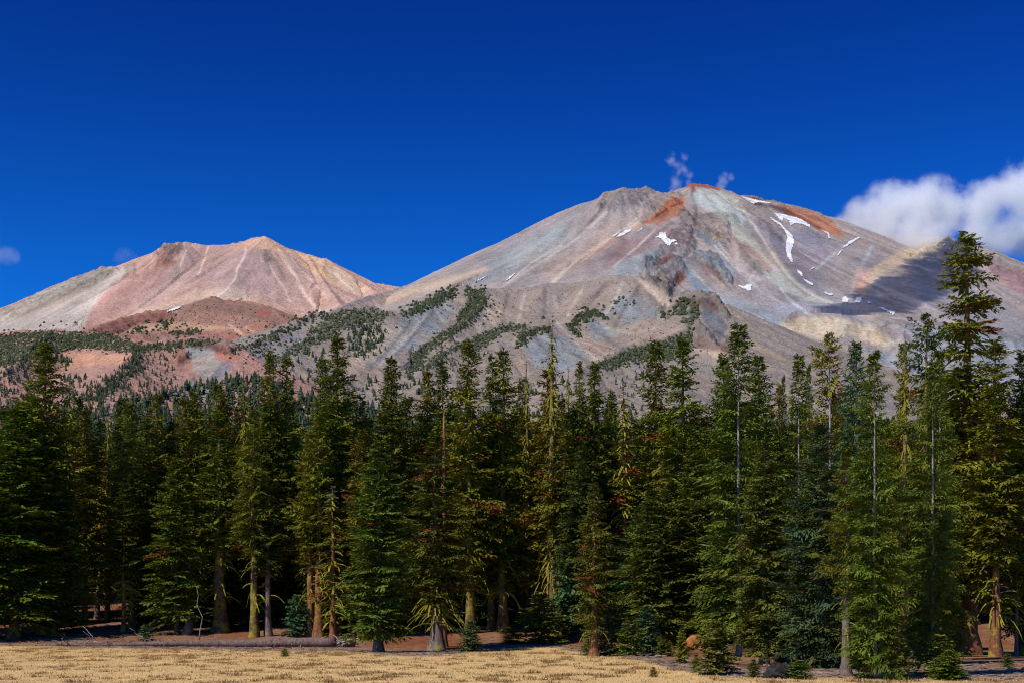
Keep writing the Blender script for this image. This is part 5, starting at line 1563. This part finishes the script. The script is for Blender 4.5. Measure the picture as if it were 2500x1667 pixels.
cloud('cloud', [blob(2068,570,CD-200,56), blob(2118,535,CD-100,72), blob(2180,505,CD,84), blob(2255,508,CD,92), blob(2235,572,CD-260,70), blob(2330,508,CD+40,86), blob(2405,512,CD,92), blob(2480,472,CD+40,90), blob(2440,575,CD-20,72), blob(2560,450,CD,92), blob(2318,550,CD-330,50), blob(2160,572,CD-300,74), blob(2275,585,CD-380,62), blob(2095,582,CD-280,64), blob(2215,590,CD-420,52), blob(2500,570,CD+30,76), blob(2545,400,CD+60,48), blob(2380,570,CD-60,58)],
      .020, 'big soft grey white cloud resting on the right hand ridge', .0058, 1, cut=.16, soft=.8, namp=2.5, k=.4)
cloud('cloud', [blob(1640,388,6500,20), blob(1652,402,6500,20), blob(1655,424,6490,20), blob(1650,446,6480,20), blob(1672,418,6490,16), blob(1684,430,6490,15), blob(1684,448,6490,14), blob(1668,384,6500,16), blob(1648,464,6480,18)], .011, 'thin upright wisp of vapour rising left of the summit', .022, 2, cut=.30, soft=.7, namp=3.0, k=.5)
cloud('cloud', [blob(1768,442,6560,20), blob(1758,456,6560,17), blob(1783,434,6560,15), blob(1772,428,6560,12), blob(1762,468,6560,15)], .011, 'small puff of vapour just right of the summit', .024, 3, cut=.28, soft=.7, namp=2.8, k=.5)
cloud('cloud', [blob(1700,495,6080,36), blob(1725,510,6060,34), blob(1690,520,6060,26)], .0075, 'veil of vapour drifting across the face below the summit', .008, 4, cut=.1, soft=.8, namp=1.6)
cloud('cloud', [blob(18,626,7300,34), blob(36,632,7300,22), blob(-10,622,7300,30)], .0045, 'faint small cloud at the left border above the pink cone', .008, 5, cut=.12, soft=.8, namp=1.6)
cloud('cloud', [blob(300,628,7300,34), blob(325,640,7300,26), blob(345,655,7300,20)], .0016, 'barely visible wisp left of the pink cone rim', .010, 6, cut=.2, soft=.8, namp=2.0)
cloud('cloud', [blob(1990,575,6250,42), blob(2040,590,6200,46), blob(2000,620,6100,40)], .0018, 'thin mist hanging in the bowl left of the big cloud', .007, 8, cut=.05, soft=.9, namp=1.4)
# unseen cloud added overhead, shaped so that its shadow falls on the bowl
SH = [(2218,642),(2240,634),(2300,614),(2318,586),(2350,594),(2375,620),(2378,660),(2330,692),(2290,716),(2240,741),(2190,759),(2100,766),(2030,760),(2012,751),(2060,743),(2110,739),(2092,730),(2120,706),(2150,690),(2200,676),(2236,668),(2220,655)]
bl = []
for py in range(590, 768, 7):
    for px in range(2010, 2380, 13):
        if in_poly(np.array([px + 4.0 * (py % 2)]), np.array([float(py)]), SH)[0]:
            h = hit(px, py)
            if h and h[0] > 4200:
                bl.append((P3(px, py, h[0]) + TO_SUN * 2300, 34.0 + (px * 7 + py * 13) % 12))
cloud('cloud', bl, .02, 'low dense unseen cloud added overhead to throw a shadow into the bowl', .006, 7, namp=1.2, field_blobs=False)
